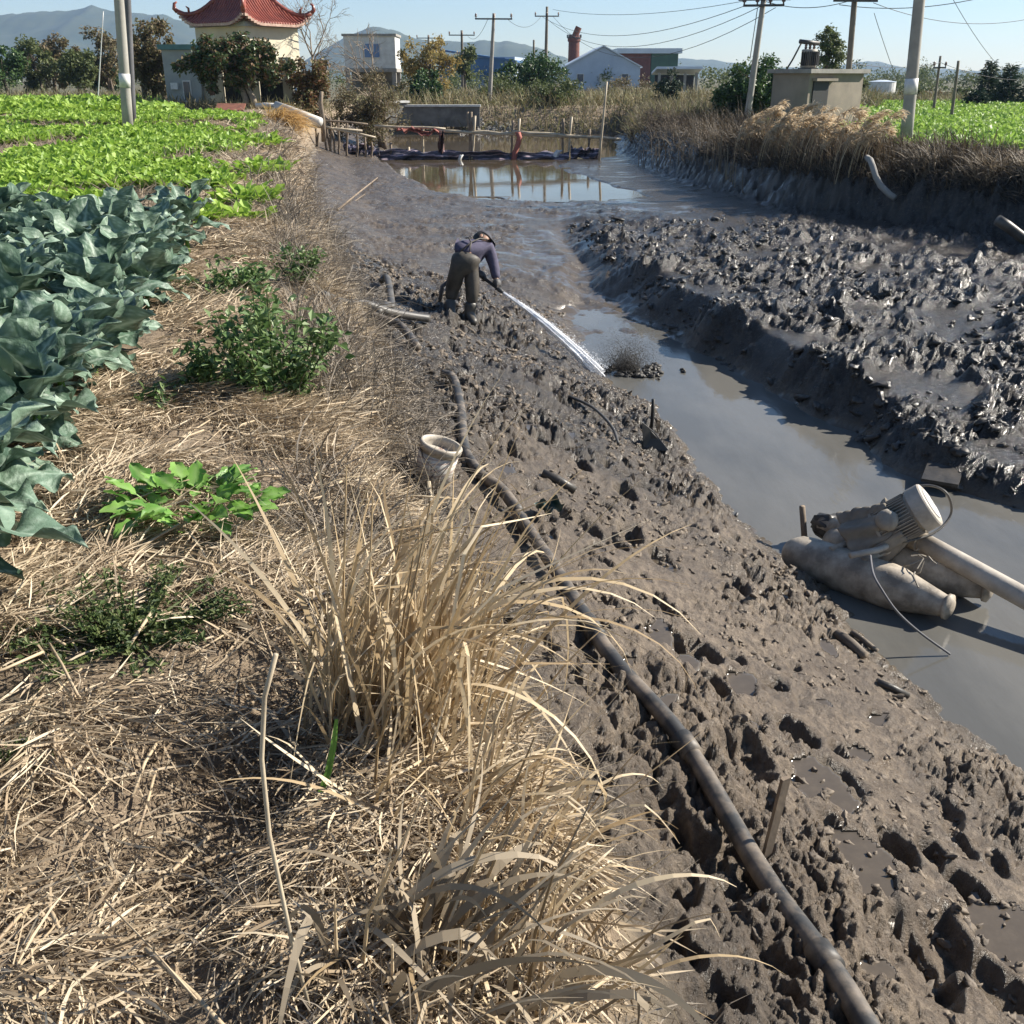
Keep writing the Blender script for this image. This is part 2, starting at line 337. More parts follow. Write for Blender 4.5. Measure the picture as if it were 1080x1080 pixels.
def profile(X, Y):
    xb, xw, xr, xt = f_xb(Y), f_xw(Y), f_xr(Y), f_xt(Y); zl = f_field(Y)
    wob = perlin(Y * .9, Y * 0 + 3.3, 1) * .18 + perlin(Y * 2.7, Y * 0 + 1.3, 2) * .08
    xb = xb + wob; xw = xw + wob * .7 + perlin(Y * 5, Y * 0, 4) * .08 + perlin(Y * 13, Y * 0, 4) * .04; xr = xr + perlin(Y * 1.1, Y * 0 + 8, 3) * .2 + perlin(Y * 4, Y * 0 + 8, 6) * .07
    zb = ip(Y, [0, 5, 12, 20, 28, 45, 60], [1.12, 1.15, 1.15, 1.05, 1.0, 1.05, 1.2])
    far = sm(Y, 12.5, 18)
    zw = ip(Y, [13.5, 15.5, 17, 20, 26, 40], [.02, .13, .28, .4, .47, .45])
    bed = ip(Y, [9, 12, 13.5, 15, 16.5, 18, 20, 23, 26, 40], [-.2, -.07, -.015, .015, .06, .16, .3, .43, .46, .45])
    pl = ip(Y, [4, 7, 8.4, 10, 14, 18, 22, 26, 40], [.0, .08, .24, .36, .42, .47, .5, .47, .46])
    xm = xb + np.minimum(1.4, .5 * (xw - xb)); lin_ = zb * (1 - (xm - xb) / (xw - xb))
    zm = lin_ * (1 - far) + (.2 * lin_ + .8 * .58) * far
    xs = [xb - 60, xb - .95, xb - .25, xb + .12, xm, xw, xw + .3, np.maximum(xr - .3, xw + .35), np.maximum(xr, xw + .4), np.maximum(xr, xw + .4) + .4, xt - 1.2, xt, xt + .5, xt + 1.4, xt + 80]
    zs = [zl, zl, zl - (zl - zb) * .3, zb, zm, zw, bed, bed, zw, pl, .5 + 0 * Y, .55 + 0 * Y, 1.15 + 0 * Y, 1.66 + 0 * Y, 1.66 + 0 * Y]
    z = np.where(X <= xs[0], zl, zs[-1])
    for i in range(len(xs) - 1):
        a, b = xs[i], xs[i + 1]; m = (X > a) & (X <= b)
        z = np.where(m, zs[i] + (zs[i + 1] - zs[i]) * np.clip((X - a) / np.maximum(b - a, 1e-6), 0, 1), z)
    end = sm(Y, 57.5, 61); z = z * (1 - end) + 1.8 * end
    return z, xb, xw, xr, xt
def terrain(X, Y):
    z, xb, xw, xr, xt = profile(X, Y)
    pool = in_pool(X, Y)
    mud = sm(X - xb, -.1, .15) * (1 - sm(X - xt, .7, 1.4)) * (1 - sm(Y, 57, 60))
    bank = mud * (1 - sm(X - xw, -.25, .1)) * (1 - sm(Y, 13.5, 18))       # trodden near bank
    plat = mud * sm(X - xr, -.1, .35) * (1 - sm(Y, 19, 24)) * sm(Y, 6, 8)
    flat = mud * np.clip(1 - bank - plat, 0, 1)
    strip = mud * sm(Y - (24.5 - .35 * (X - 4)), -1.5, 1.5) * sm(X, 1, 4)      # smooth wet strip below the far bank
    clod, c2, cid = worley(X * 5.2 + perlin(X * 3, Y * 3, 31) * .5, Y * 5.2 + perlin(X * 3, Y * 3, 32) * .5, 40)
    clodf, c2f, cidf = worley(X * 13 + perlin(X * 7, Y * 7, 33) * .5, Y * 13, 41)
    lump = (np.clip(.62 - clod, 0, 1) * (.35 + 1.1 * cid)); lumpf = (np.clip(.6 - clodf, 0, 1) * (.2 + 1.2 * cidf))
    ridg = 1 - np.abs(fbm(X * 2.4, Y * 2.4, 50, 4)); wx = perlin(X * 4, Y * 4, 51) * .12; wy_ = perlin(X * 4, Y * 4, 52) * .12; rid2 = 1 - np.abs(fbm((X + wx) * 7, (Y + wy_) * 7, 55, 3)); rid3 = 1 - np.abs(fbm((X + wx) * 17, (Y - wy_) * 17, 57, 3))
    big = fbm(X * 1.1, Y * 1.1, 60, 3); fine = fbm(X * 22, Y * 22, 70, 3, .6); gr = np.clip((7.5 - Y) / 3, 0, 1); fine2 = (fbm(X * 48, Y * 48, 72, 2, .6) * .006 + perlin(X * 110, Y * 110, 75) * .0022) * gr; crack = np.exp(-((c2 - clod) / .07) ** 2) * .035 + np.exp(-((c2f - clodf) / .1) ** 2) * .016; flake = np.floor((fbm(X * 6 + wx * 3, Y * 6 + wy_ * 3, 64, 3) + 2) * 4) / 4 * .014
    patch = sm(fbm(X * .7, Y * .7, 77, 2), -.25, .3)                        # where it is churned up
    h = bank * (big * .05 + (ridg - .6) * .07 * (.3 + .7 * patch) + lump * .05 * patch + (lumpf * .035 + (rid2 - .6) * .045 + (rid3 - .6) * .022) * (.35 + .65 * patch) * .8 + fine * .014 + (fine2 - crack * (.25 + .75 * patch) + flake * (.3 + .7 * patch)))
    cl3, cl4, id3 = worley(X * 2.5 + perlin(X * 2.2, Y * 2.2, 35) * .7, Y * 2.1 + perlin(X * 2.2, Y * 2.2, 36) * .7, 43); lumpL = np.tanh(np.clip(.62 - cl3, 0, 1) * np.clip(id3 - .3, 0, 1) * 5) * .3
    pp2 = sm(fbm(X * .6 + 5, Y * .8, 78, 3), -.36, .02)
    h += plat * ((big * .1 + (ridg - .55) * .13 + lumpL * .34 + lump * .09) * (.2 + .8 * pp2) + (lumpf * .055 + (rid2 - .6) * .045 + (rid3 - .6) * .03) * (.12 + .88 * pp2) + fine * .012 * pp2 + .03 * np.exp(-((X - xr - .5) / .5) ** 2))
    h += mud * sm(X - xt, -.5, .3) * ((ridg - .5) * .25 + lump * .2 + fine * .02)
    sp_ = sm(-fbm(X * .85 + 2, Y * .85, 79, 3), -.12, .12) * (1 - sm(Y, 5.2, 7.5))        # smeared, smoother areas of the bank
    h = h * (1 - bank * sp_ * .62) * (1 + bank * .4 * sm(Y, 5.5, 8))
    h += flat * (1 - strip * .9) * (1 - pool) * (big * .05 + (ridg - .6) * .05 * patch + lumpf * .045 * (.3 + patch) + (rid2 - .6) * .02 + fine * .007) * (.35 + .65 * sm(Y, 14, 18))
    h += (1 - mud) * (fbm(X * 1.3, Y * 1.3, 80, 3) * .035 + fbm(X * 9, Y * 9, 84, 2) * .012) * (1 - sm(Y, 60, 90))
    chan = mud * sm(X - xw, -.05, .2) * (1 - sm(X - xr, -.2, .05)) * (1 - sm(Y, 15, 17))
    z = z + h - chan * .03 + chan * (fbm(X * 1.6, Y * 1.1, 99, 3) * .05 + fbm(X * 6, Y * 6, 98, 2) * .018) * sm(Y, 9.5, 13.5) + chan * sm(X + perlin(X * 2, Y * 2, 88) * .3, 3.25, 3.8) * (1 - sm(Y, 6.6, 7.4)) * (.2 + fbm(X * 3, Y * 3, 87, 3) * .06)
    wet = np.clip(chan + strip * .55 + pool, 0, 1)
    z = np.where(strip > .5, np.maximum(z, .5 + 0 * z), z)
    z = z * (1 - pool) + (z - .2) * pool
    # shallow puddles and liquid mud: the surface is level there
    def level(zz, zl, m, eps=.012):
        nonlocal wet
        zl = zl - (1 - sm(m, .5, .95)) * .5; hit = (zz < zl) & (m > .5); wet = np.where(hit, 1, wet); wet = np.where((zz < zl + .05) & (m > .5), np.maximum(wet, .6), wet); return np.where(hit, zl, zz)
    z = level(z, ip(Y, [8, 10, 14, 18, 22], [.2, .32, .39, .46, .5]) + 0 * X, plat * (fbm(X * .45, Y * .45, 91, 2) > .2))
    fl = flat * (Y > 17.5) * (Y < 27) * ((X < xw - .5) | (X > xr + .5))
    z = level(z, ip(Y, [15, 18, 22, 27], [.2, .37, .45, .49]) + .0 * X, fl * (fbm(X * .4, Y * .8, 95, 2) > .0))
    # footprints trodden into the bank: pits with a raised rim, wet bottoms
    r2 = np.random.default_rng(16)
    lst = [(1080 - 57, 915, .13, .075, .14, 1), (945, 890, .12, .07, .11, 1), (985, 880, .09, .055, .09, 0), (905, 925, .19, .12, .08, 2), (975, 945, .15, .1, .08, 2), (1065, 960, .2, .13, .1, 2), (1060, 1045, .2, .12, .1, 1), (915, 985, .15, .1, .08, 2), (880, 1000, .18, .12, .06, 2), (840, 840, .12, .08, .07, 0), (690, 690, .16, .08, .08, 2), (740, 690, .15, .08, .1, 1), (780, 725, .16, .08, .08, 2), (750, 745, .14, .08, .1, 1), (840, 770, .12, .07, .1, 1), (885, 812, .14, .08, .07, 1), (860, 830, .2, .1, .05, 2), (780, 840, .2, .12, .11, 0), (720, 700, .13, .08, .09, 1), (690, 640, .13, .08, .08, 0), (620, 570, .13, .08, .09, 0), (760, 1000, .2, .14, .1, 1), (700, 960, .2, .12, .1, 0), (950, 1030, .25, .14, .1, 0), (990, 1000, .2, .1, .1, 0), (665, 560, .14, .08, .1, 1), (700, 575, .13, .08, .08, 2), (640, 530, .14, .08, .1, 1), (610, 490, .14, .08, .1, 0), (660, 500, .14, .08, .1, 1)]
    pts = []
    for (px, py, a, b, dp, wt) in lst:
        p = atz(px, py, .55 if py > 600 else .6); pts.append((p.x, p.y, a, b, dp, r2.uniform(1.2, 2.2), wt))
    for k in range(330):
        y = 1.3 + 13 * r2.random() ** 1.3; s_ = r2.uniform(.05, .95); x = f_xb(y) + s_ * (f_xw(y) - f_xb(y))
        pts.append((x, y, r2.uniform(.05, .12), r2.uniform(.03, .065), r2.uniform(.025, .075), r2.uniform(.9, 2.4), int(r2.integers(0, 3)) if s_ > .2 else 0))
    pts.sort(key=lambda p: p[6] == 2)
    for (x, y, a, b, dp, ang, wt) in pts:
        m = (np.abs(X - x) < .5) & (np.abs(Y - y) < .5)
        if not m.any(): continue
        if wt == 2 and wet[m][((X[m] - x) ** 2 + (Y[m] - y) ** 2) < (a + .08) ** 2].max(initial=0) > .9: continue
        dx, dy = X[m] - x, Y[m] - y; c, s_ = math.cos(ang), math.sin(ang)
        q = np.sqrt(((dx * c + dy * s_) / a) ** 2 + ((-dx * s_ + dy * c) / b) ** 2) + perlin(dx * 14 + x * 9, dy * 14, 9) * .22
        zz = z[m] - dp * np.exp(-(q / .95) ** 6 * 1.0) + dp * .12 * np.exp(-((q - 1.4) / .35) ** 2)
        if wt == 2:
            lev = np.median(z[m][q < 1]) - dp * .55 if (q < 1).any() else -9
            hit = (zz < lev + .03 * (q < 1)) & (q < 1.25); zz = np.where(hit, lev, zz); ww = wet[m]; ww = np.where(hit, 1, ww); wet[m] = ww
        elif wt == 1:
            wet[m] = np.maximum(wet[m], .5 * np.exp(-(q / 1.1) ** 4))
        z[m] = zz
    # dampness near the water and low down, dryness on the churned crests
    wl = np.where(Y < 16, 0, .45)
    damp = mud * (1 - sm(z - wl, .0, .14)) * .7
    wet = np.clip(np.maximum(wet, damp) + flat * .55 * sm(fbm(X * .9, Y * 2.0, 97, 3), -.1, .5), 0, 1)
    dark = np.clip(plat * 1.0 + mud * sm(X - xr, -.3, .6) * .8 + bank * .55 * sm(Y + fbm(X, Y, 21, 2) * 1.2, 5.5, 9) + bank * .35 * sm(-(X - xb - .55), -.3, .4) + flat * .45 + bank * (.12 + .2 * sm(Y, 4.5, 7.5)), 0, 1)
    crest = np.clip(bank * sp_ * .9 + plat * (1 - pp2) + flat * .6, 0, 1)
    dark = np.maximum(dark, sm(Y, 58, 90) * (1 - mud))
    z = z - .2 * np.exp(-((X + .72) / .2) ** 2 - ((Y - 2.05) / .48) ** 2)          # hollow beside the reeds
    return z, mud, wet, dark, crest
ys = [-6 + .35 * i for i in range(18)]; y = .4
while y < 70: ys.append(y); y *= 1.0046
while y < 3200: ys.append(y); y *= 1.06
ys = np.array(ys)
sx = np.concatenate([[-2, -1.5, -1.1, -.9, -.78], np.arange(-.7, .7001, .0017), [.78, .9, 1.1, 1.5, 2]])
wy = np.maximum(ys, .4) + 1.0
GX = sx[None] * wy[:, None]; GY = np.repeat(ys[:, None], len(sx), 1)
GZ, MUD, WET, DARK, CREST = terrain(GX, GY)
def gz(x, y):                                  # bilinear ground height
    x = np.asarray(x, float); y = np.asarray(y, float)
    j = np.clip(np.searchsorted(ys, y) - 1, 0, len(ys) - 2); fy = np.clip((y - ys[j]) / (ys[j + 1] - ys[j]), 0, 1)
    s_ = x / (np.maximum(y, .4) + 1.0); i = np.clip(np.searchsorted(sx, s_) - 1, 0, len(sx) - 2); fx = np.clip((s_ - sx[i]) / (sx[i + 1] - sx[i]), 0, 1)
    return (GZ[j, i] * (1 - fx) + GZ[j, i + 1] * fx) * (1 - fy) + (GZ[j + 1, i] * (1 - fx) + GZ[j + 1, i + 1] * fx) * fy
def G(x, y, dz=0.): return Vector((x, y, float(gz(x, y)) + dz))
def hit(px, py, dz=0.):                        # where the ray through a photo pixel meets the ground
    r, a, b = ray(px, py); t = np.arange(1.2, 120, .01); zz = gz(r * t, a * t); k = np.argmax(CAMZ + b * t < zz)
    return Vector((r * t[k], a * t[k], float(zz[k]) + dz))
t = NT('ground_mud_and_soil')
co = t.co(); vc = t.n('ShaderNodeVertexColor', layer_name='mask'); sp = t.n('ShaderNodeSeparateColor'); t.l(vc.outputs['Color'], sp.inputs[0])
mudf, wetf, darkf, crestf = sp.outputs[0], sp.outputs[1], sp.outputs[2], vc.outputs['Alpha']
nA = t.noise(2.2, 8, co); nB = t.noise(19, 7, co, .7); nC = t.noise(70, 5, co, .65); nD = t.noise(7, 6, co)
dry = t.ramp(nB, [(.3, (.07, .05, .033)), (.5, (.162, .122, .084)), (.68, (.295, .23, .162))])
dry = t.mix(t.ramp(nA, [(.4, 0), (.6, .72)]), dry, (.1, .075, .053))
drk = t.ramp(nB, [(.3, (.011, .0105, .01)), (.52, (.028, .0255, .0225)), (.72, (.075, .063, .049))])
mudc = t.mix(t.math('MULTIPLY', darkf, t.ramp(nD, [(.3, .8), (.6, 1)])), dry, drk)
mudc = t.mix(t.math('MULTIPLY', wetf, .8), mudc, (.09, .075, .057))
soil = t.ramp(nB, [(.3, (.12, .09, .06)), (.5, (.25, .19, .13)), (.7, (.4, .32, .225))])
soil = t.mix(t.ramp(nA, [(.4, 0), (.7, .6)]), soil, (.2, .145, .095)); soil = t.mix(t.math('MULTIPLY', darkf, .85), soil, (.075, .075, .038))
t.l(t.mix(mudf, soil, mudc), t.p.inputs['Base Color'])
rg = t.math('MAXIMUM', t.math('SUBTRACT', t.math('SUBTRACT', t.ramp(nD, [(.3, .42), (.7, .76)]), t.math('MULTIPLY', darkf, .33)), t.math('MULTIPLY', crestf, .14)), .16)
rg = t.mix(wetf, rg, t.ramp(nC, [(.3, .1), (.7, .2)]))
t.l(t.mix(mudf, (.9, .9, .9), rg), t.p.inputs['Roughness'])
nE = t.noise(190, 4, co, .7); hh = t.math('ADD', t.math('ADD', t.math('MULTIPLY', nB, .8), t.math('MULTIPLY', nC, .5)), t.math('MULTIPLY', nE, .22))
hh = t.math('MULTIPLY', hh, t.math('SUBTRACT', 1.02, t.ramp(wetf, [(.6, 0), (.98, 1)])))
t.bump(hh, 1.0, .026)
mb = MB(); mb.grid(np.stack([GX, GY, GZ], -1))
ground = mb.build('ground', t.m, smooth=True); ground['kind'] = 'structure'
ca = ground.data.color_attributes.new('mask', 'FLOAT_COLOR', 'POINT')
ca.data.foreach_set('color', np.stack([MUD, WET, DARK, CREST], -1).astype(np.float32).ravel())

def water_mat(name, c1, c2, rough, bscale, bstr, dist, sc_=(1, 1, 1), spec=.5):
    t = NT(name); co = t.co(); mp = t.n('ShaderNodeMapping'); mp.inputs['Scale'].default_value = sc_; t.l(co, mp.inputs[0]); v = mp.outputs[0]
    t.l(t.ramp(t.noise(.9, 7, v), [(.4, c1), (.6, c2)]), t.p.inputs['Base Color'])
    t.l(t.ramp(t.noise(1.7, 5, v), [(.35, rough), (.7, rough * 2.2)]), t.p.inputs['Roughness'])
    t.p.inputs['IOR'].default_value = 1.33; t.bump(t.noise(bscale, 4, v), bstr, dist); return t.m
chan_y = np.linspace(-5, 16.2, 90)
v = np.stack([np.stack([f_xw(chan_y) - .7, chan_y, 0 * chan_y], -1), np.stack([.5 * (f_xw(chan_y) + f_xr(chan_y)), chan_y, 0 * chan_y], -1), np.stack([f_xr(chan_y) + .7, chan_y, 0 * chan_y], -1)], 1)
tag(MB().grid(v).build('channel_water', water_mat('channel_water', (.14, .135, .122), (.1, .098, .09), .06, 3, .12, .05, (1, .35, 1))), kind='structure')
yy = np.linspace(25.8, 58.5, 12)
v = np.stack([np.stack([0 * yy - 8, yy, 0 * yy + .47], -1), np.stack([0 * yy + 6.5, yy, 0 * yy + .47], -1)], 1)
tag(MB().grid(v).build('pond_water', water_mat('pond_water', (.085, .066, .042), (.11, .085, .055), .03, 2.5, .05, .03)), kind='structure')
# ------------------------------------------------------------------ hills and far terrain
def hill(name, pts, Y, depth, seed, mat):
    px = np.linspace(pts[0][0], pts[-1][0], 150); py = np.interp(px, [p[0] for p in pts], [p[1] for p in pts]) + fbm(px * .06, px * 0, seed, 4) * 1.6
    rid = np.array([list(at(a, b, Y)) for a, b in zip(px, py)]); rid[:, 2] = np.maximum(rid[:, 2], 2)
    rows = []
    for k in np.linspace(-1, 1, 31):
        q = rid.copy(); q[:, 1] += k * depth
        fall = (1 - abs(k)) ** 1.1
        q[:, 2] = 1.2 + (rid[:, 2] - 1.2) * fall * (1 + .28 * fbm(rid[:, 0] * .006 + 3, np.full(len(px), k * depth * .006), seed + 3, 4) * (1 - fall) * 2)
        rows.append(q)
    return tag(MB().grid(np.array(rows)).build(name, mat, smooth=True), kind='structure')
hm = M('hill_forest', (.035, .05, .025), (.06, .07, .035), .02, .95, 0)
hill('hills', [(-260, 40), (-120, 14), (-40, 20), (0, 16), (30, 13), (70, 11), (88, 9), (98, 5), (108, 9), (130, 14), (170, 15), (200, 25), (250, 45), (330, 72)], 2300, 500, 3, hm)
hill('hills', [(280, 85), (330, 60), (365, 38), (393, 28), (415, 31), (440, 42), (480, 44), (530, 43), (560, 48), (600, 62), (640, 72), (700, 80)], 2000, 400, 9, hm)
hill('hills', [(560, 72), (620, 62), (700, 61), (750, 63), (780, 68), (860, 72), (900, 66), (925, 64), (945, 71), (975, 74), (1005, 72), (1020, 76), (1060, 73), (1110, 68), (1200, 60), (1350, 52)], 2500, 400, 15, hm)
# ------------------------------------------------------------------ trees and shrubs
LT = np.array([[0, 0, 0], [.5, -.28, .06], [1, 0, -.08], [.5, .28, .06]]); LF = np.array([[0, 1, 2, 3]])
def crown(mb, c, rad, n, leaf, clumps=40, seed=0, shell=.5, gap=.22, asp=(1, 1, 1)):
    r = np.random.default_rng(seed)
    d = r.normal(size=(clumps, 3)); d /= np.linalg.norm(d, axis=1)[:, None]
    cc = d * (r.random(clumps) ** shell)[:, None] * (.82 + .35 * r.random(clumps))[:, None] * np.array(rad)
    cr = r.uniform(.5, 1.35, clumps) * gap * np.mean(rad)
    k = r.integers(0, clumps, n)
    off = r.normal(size=(n, 3)); off /= np.linalg.norm(off, axis=1)[:, None]; off *= (r.random(n) ** .45)[:, None] * cr[k][:, None] * 1.25
    pos = np.array(c) + cc[k] + off * np.array(asp)
    mb.inst(LT, LF, rot3(r.uniform(0, 2 * PI, n), r.normal(-.15, .6, n), r.normal(0, .8, n)), pos, leaf * r.uniform(.6, 1.4, n))
    return np.array(c) + cc
def tree(name, label, cat, base, h, cw, mat, n=3500, leaf=.16, group=None, trunk=.12, low=.25, clumps=40, seed=0, bark='bark', depth=None, trunks=1, gap=.24):
    base = Vector(base); o = empty(name, base, label, cat, group)
    r = np.random.default_rng(seed + 100)
    cz = h * (low + 1) / 2; rz = h * (1 - low) / 2
    mbc = MB(); cc = crown(mbc, (0, 0, cz), (cw / 2, (depth or cw) / 2, rz), n, leaf, clumps, seed, gap=gap)
    mt_ = MB()
    for q in range(trunks):
        bx = r.uniform(-.25, .25) * cw * (trunks > 1)
        top = np.array([bx * .5 + r.uniform(-.08, .08) * cw, r.uniform(-.08, .08) * cw, cz])
        p = [np.array([bx, 0, -.15]), np.array([bx * .9, 0, h * .12]), np.array([bx, 0, 0]) * .5 + top * .5 + r.normal(size=3) * .03 * cw, top, top + [0, 0, rz * .5]]
        mt_.tube(p, [trunk * 1.3, trunk, trunk * .8, trunk * .55, trunk * .2], 7)
        for k in r.choice(len(cc), min(len(cc), 14), replace=False):
            a = p[1] + (p[3] - p[1]) * r.uniform(.3, 1); e = cc[k]
            mt_.tube([a, a * .5 + e * .5 + np.array([0, 0, .06 * h]), e], [trunk * .4, trunk * .25, trunk * .06], 5)
    mt_.build('trunk', MT[bark], o, smooth=True); mbc.build('crown', MT[mat], o)
    return o
def bare(mb, p, d, L, r0, depth, rnd, spread=.55):
    n = 3; pts = [np.array(p)]; dd = np.array(d, float)
    for k in range(n):
        dd = dd + rnd.normal(size=3) * .13; dd /= np.linalg.norm(dd); pts.append(pts[-1] + dd * L / n)
    mb.tube(pts, np.linspace(r0, r0 * .62, n + 1), 5 if depth < 3 else 6, cap=False)
    if depth == 0: return
    for k in range(3 if depth > 1 else 4):
        q = rnd.normal(size=3); q -= dd * q.dot(dd); q /= np.linalg.norm(q)
        nd = dd + q * rnd.uniform(.5, 1.2) * spread / .55 + np.array([0, 0, .18]); nd /= np.linalg.norm(nd)
        bare(mb, pts[rnd.integers(1, n + 1)] if k else pts[-1], nd, L * rnd.uniform(.6, .85), max(r0 * .58, .006), depth - 1, rnd, spread)
def bare_tree(name, label, base, L, r0, depth, seed, mat='bark_pale', lean=(0, 0, 1), cat='tree', spread=.55):
    o = empty(name, base, label, cat); rnd = np.random.default_rng(seed); mt_, mc = MB(), MB()
    p0 = np.array([0, 0, -.1]); d = np.array(lean, float); d /= np.linalg.norm(d)
    mt_.tube([p0, d * L * .5, d * L], [r0 * 1.2, r0, r0 * .8], 7)
    for k in range(4):
        nd = d + rnd.normal(size=3) * .5 + np.array([0, 0, .2]); nd /= np.linalg.norm(nd)
        bare(mc, d * L * (1 if k else .7), nd, L * .75, r0 * .6, depth, rnd, spread)
    mt_.build('trunk', MT[mat], o, smooth=True); mc.build('branches', MT[mat], o, smooth=True); return o
def fit(px0, px1, ytop, ybase, Y):             # base point, height, width of something seen between these pixels
    b = at((px0 + px1) / 2, ybase, Y); tp = at((px0 + px1) / 2, ytop, Y); return b, tp.z - b.z, (px1 - px0) * pxm((ytop + ybase) / 2, Y)
def T(name, label, cat, px0, px1, ytop, ybase, Y, mat, **k):
    b, h, wd = fit(px0, px1, ytop, ybase, Y); b.z = min(b.z, float(gz(b.x, b.y)) + .05); h = at((px0 + px1) / 2, ytop, Y).z - b.z
    return tree(name, label, cat, b, h, wd, mat, **k)
# left tree line beyond the greens
TL = 'trees along the far edge of the left field'
tl = [(-30, 22, 44, 't_dark', 'dark evergreen tree cut by the left frame edge, end of the far tree line'), (14, 52, 36, 't_mid', 'olive tree second from the left end of the far tree line'),
      (48, 78, 34, 't_brown', 'thin brown tree in the far left tree line, under the mountain peak'), (70, 102, 48, 't_mid', 'low olive tree left of the thin white mast'),
      (92, 128, 32, 't_brown', 'tall brown half-bare tree behind the thin white mast'), (100, 126, 60, 't_dark', 'small dark shrub just left of the twin utility poles')]
for k, (a, b, yt, m_, lb) in enumerate(tl):
    T('field_tree', lb, 'tree', a - 5, b + 5, yt, 84, 82 + 3 * (k % 3), m_, n=4200, leaf=.26, group=TL, trunk=.12, low=.12, seed=k, clumps=34, trunks=2)
T('broadleaf_tree', 'brown-olive leafy tree between the twin poles and the red-roofed pavilion', 'tree', 138, 194, 16, 112, 49, 't_brown', n=6500, leaf=.17, low=.12, seed=20, trunks=3, clumps=60, gap=.2)
T('fruit_tree', 'dark green and reddish fruit tree right in front of the red-roofed pavilion', 'tree', 196, 310, 30, 112, 41.5, 't_fruit', n=11000, leaf=.17, low=.22, seed=21, trunks=2, clumps=75, gap=.17, bark='bark_pale', depth=2.4)
T('red_shrub', 'reddish-brown shrub just right of the pavilion, by the white pipe', 'shrub', 306, 352, 57, 128, 43, 't_red', n=6500, leaf=.14, low=.05, seed=22, trunks=3, clumps=55, gap=.22)
b, h, wd = fit(315, 350, 15, 100, 48)
bare_tree('bare_tree', 'leafless pale tree with fine twigs beside the right corner of the pavilion', b, 1.5, .06, 4, 3)
b = hit(402, 140); b = at(408, 136, 47)
bare_tree('bare_tree', 'small leafless tree with a pale forked trunk in front of the raised white house', b, 1.5, .07, 3, 8, lean=(-.15, 0, 1))
T('scrub_bush', 'brown leafless scrub below the raised white house, behind the stakes', 'bush', 350, 432, 78, 150, 44.5, 't_brown', n=13000, leaf=.09, low=.0, seed=24, trunks=4, clumps=60, gap=.2)
T('golden_tree', 'golden-leaved tree right beside the raised white house', 'tree', 418, 482, 40, 112, 70, 't_gold', n=5200, leaf=.2, low=.1, seed=25, trunks=2, clumps=55, gap=.2)
T('round_bush', 'dark green round bush at the foot of the golden tree', 'bush', 424, 470, 78, 112, 66, 't_dark', n=3500, leaf=.2, low=.02, seed=26, clumps=30)
T('palm_like_tree', 'small dark bushy tree around the utility pole left of the blue roof', 'tree', 480, 502, 45, 95, 92, 't_mid', n=1500, leaf=.3, low=.35, seed=27, clumps=18)
T('broadleaf_tree', 'rounded dark green tree left of the tall crossarm pole, before the blue hall', 'tree', 528, 596, 56, 100, 80, 't_dark', n=5000, leaf=.24, low=.05, seed=28, clumps=50, depth=4)
T('olive_bush', 'sprawling olive bush in front of the pond centre, behind the footbridge', 'bush', 545, 618, 78, 134, 62, 't_mid', n=7000, leaf=.16, low=.0, seed=29, trunks=3, clumps=70, gap=.18)
T('olive_bush', 'low olive bush at the foot of the concrete pole beyond the footbridge', 'bush', 492, 552, 78, 122, 68, 't_mid', n=4500, leaf=.17, low=.0, seed=30, trunks=3, clumps=45, gap=.2)
T('scrub_bush', 'grey-brown scrub below the gabled pale-blue factory', 'bush', 640, 695, 84, 112, 85, 't_brown', n=4500, leaf=.17, low=.0, seed=31, trunks=3, clumps=50)
T('cypress_tree', 'slim dark cypress right of the gabled factory', 'tree', 690, 716, 74, 118, 60, 't_conifer', n=4200, leaf=.14, low=.0, seed=32, clumps=40, gap=.3)
T('green_shrub', 'yellow-green shrub on the bank below the slim cypress', 'shrub', 712, 745, 118, 152, 45, 't_mid', n=2600, leaf=.12, low=.0, seed=33, clumps=35, trunks=2)
T('dense_tree', 'big dense dark green tree left of the concrete hut, around the leaning pole', 'tree', 748, 848, 64, 138, 43.5, 't_dark', n=15000, leaf=.15, low=.02, seed=34, trunks=2, clumps=110, gap=.17, depth=2.8)
T('broadleaf_tree', 'loose dark tree rising behind the transformer on the hut roof', 'tree', 852, 890, 30, 100, 60, 't_mid', n=3200, leaf=.17, low=.45, seed=35, clumps=40, gap=.2)
b = at(722, 160, 41)
bare_tree('dead_shrub', 'grey leafless shrub on the bank right of the footbridge end', at(690, 168, 40), .7, .03, 4, 12, mat='bark', cat='shrub', spread=.8)
bare_tree('dead_shrub', 'tangled leafless shrub on the bank below the slim cypress', at(716, 172, 38), .6, .03, 4, 15, mat='bark', cat='shrub', spread=.8)
FR = 'trees along the far edge of the right field'
fr = [(893, 908, 80, 't_mid', 'olive tree right beside the hut at the far field edge'), (910, 945, 103, 't_brown', 'low brown tree in front of the white tank'), (944, 968, 92, 't_mid', 'olive tree just right of the white tank'),
      (962, 992, 94, 't_brown', 'brown tree behind the shorter field post pair, left one'), (990, 1020, 92, 't_mid', 'olive tree between the two field posts and the conifers')]
for k, (a, b_, yt, m_, lb) in enumerate(fr):
    T('field_tree', lb, 'tree', a - 4, b_ + 4, yt, 121, 78 + 2 * k, m_, n=3200, leaf=.22, group=FR, trunk=.12, low=.0, seed=60 + k, clumps=32, trunks=2)
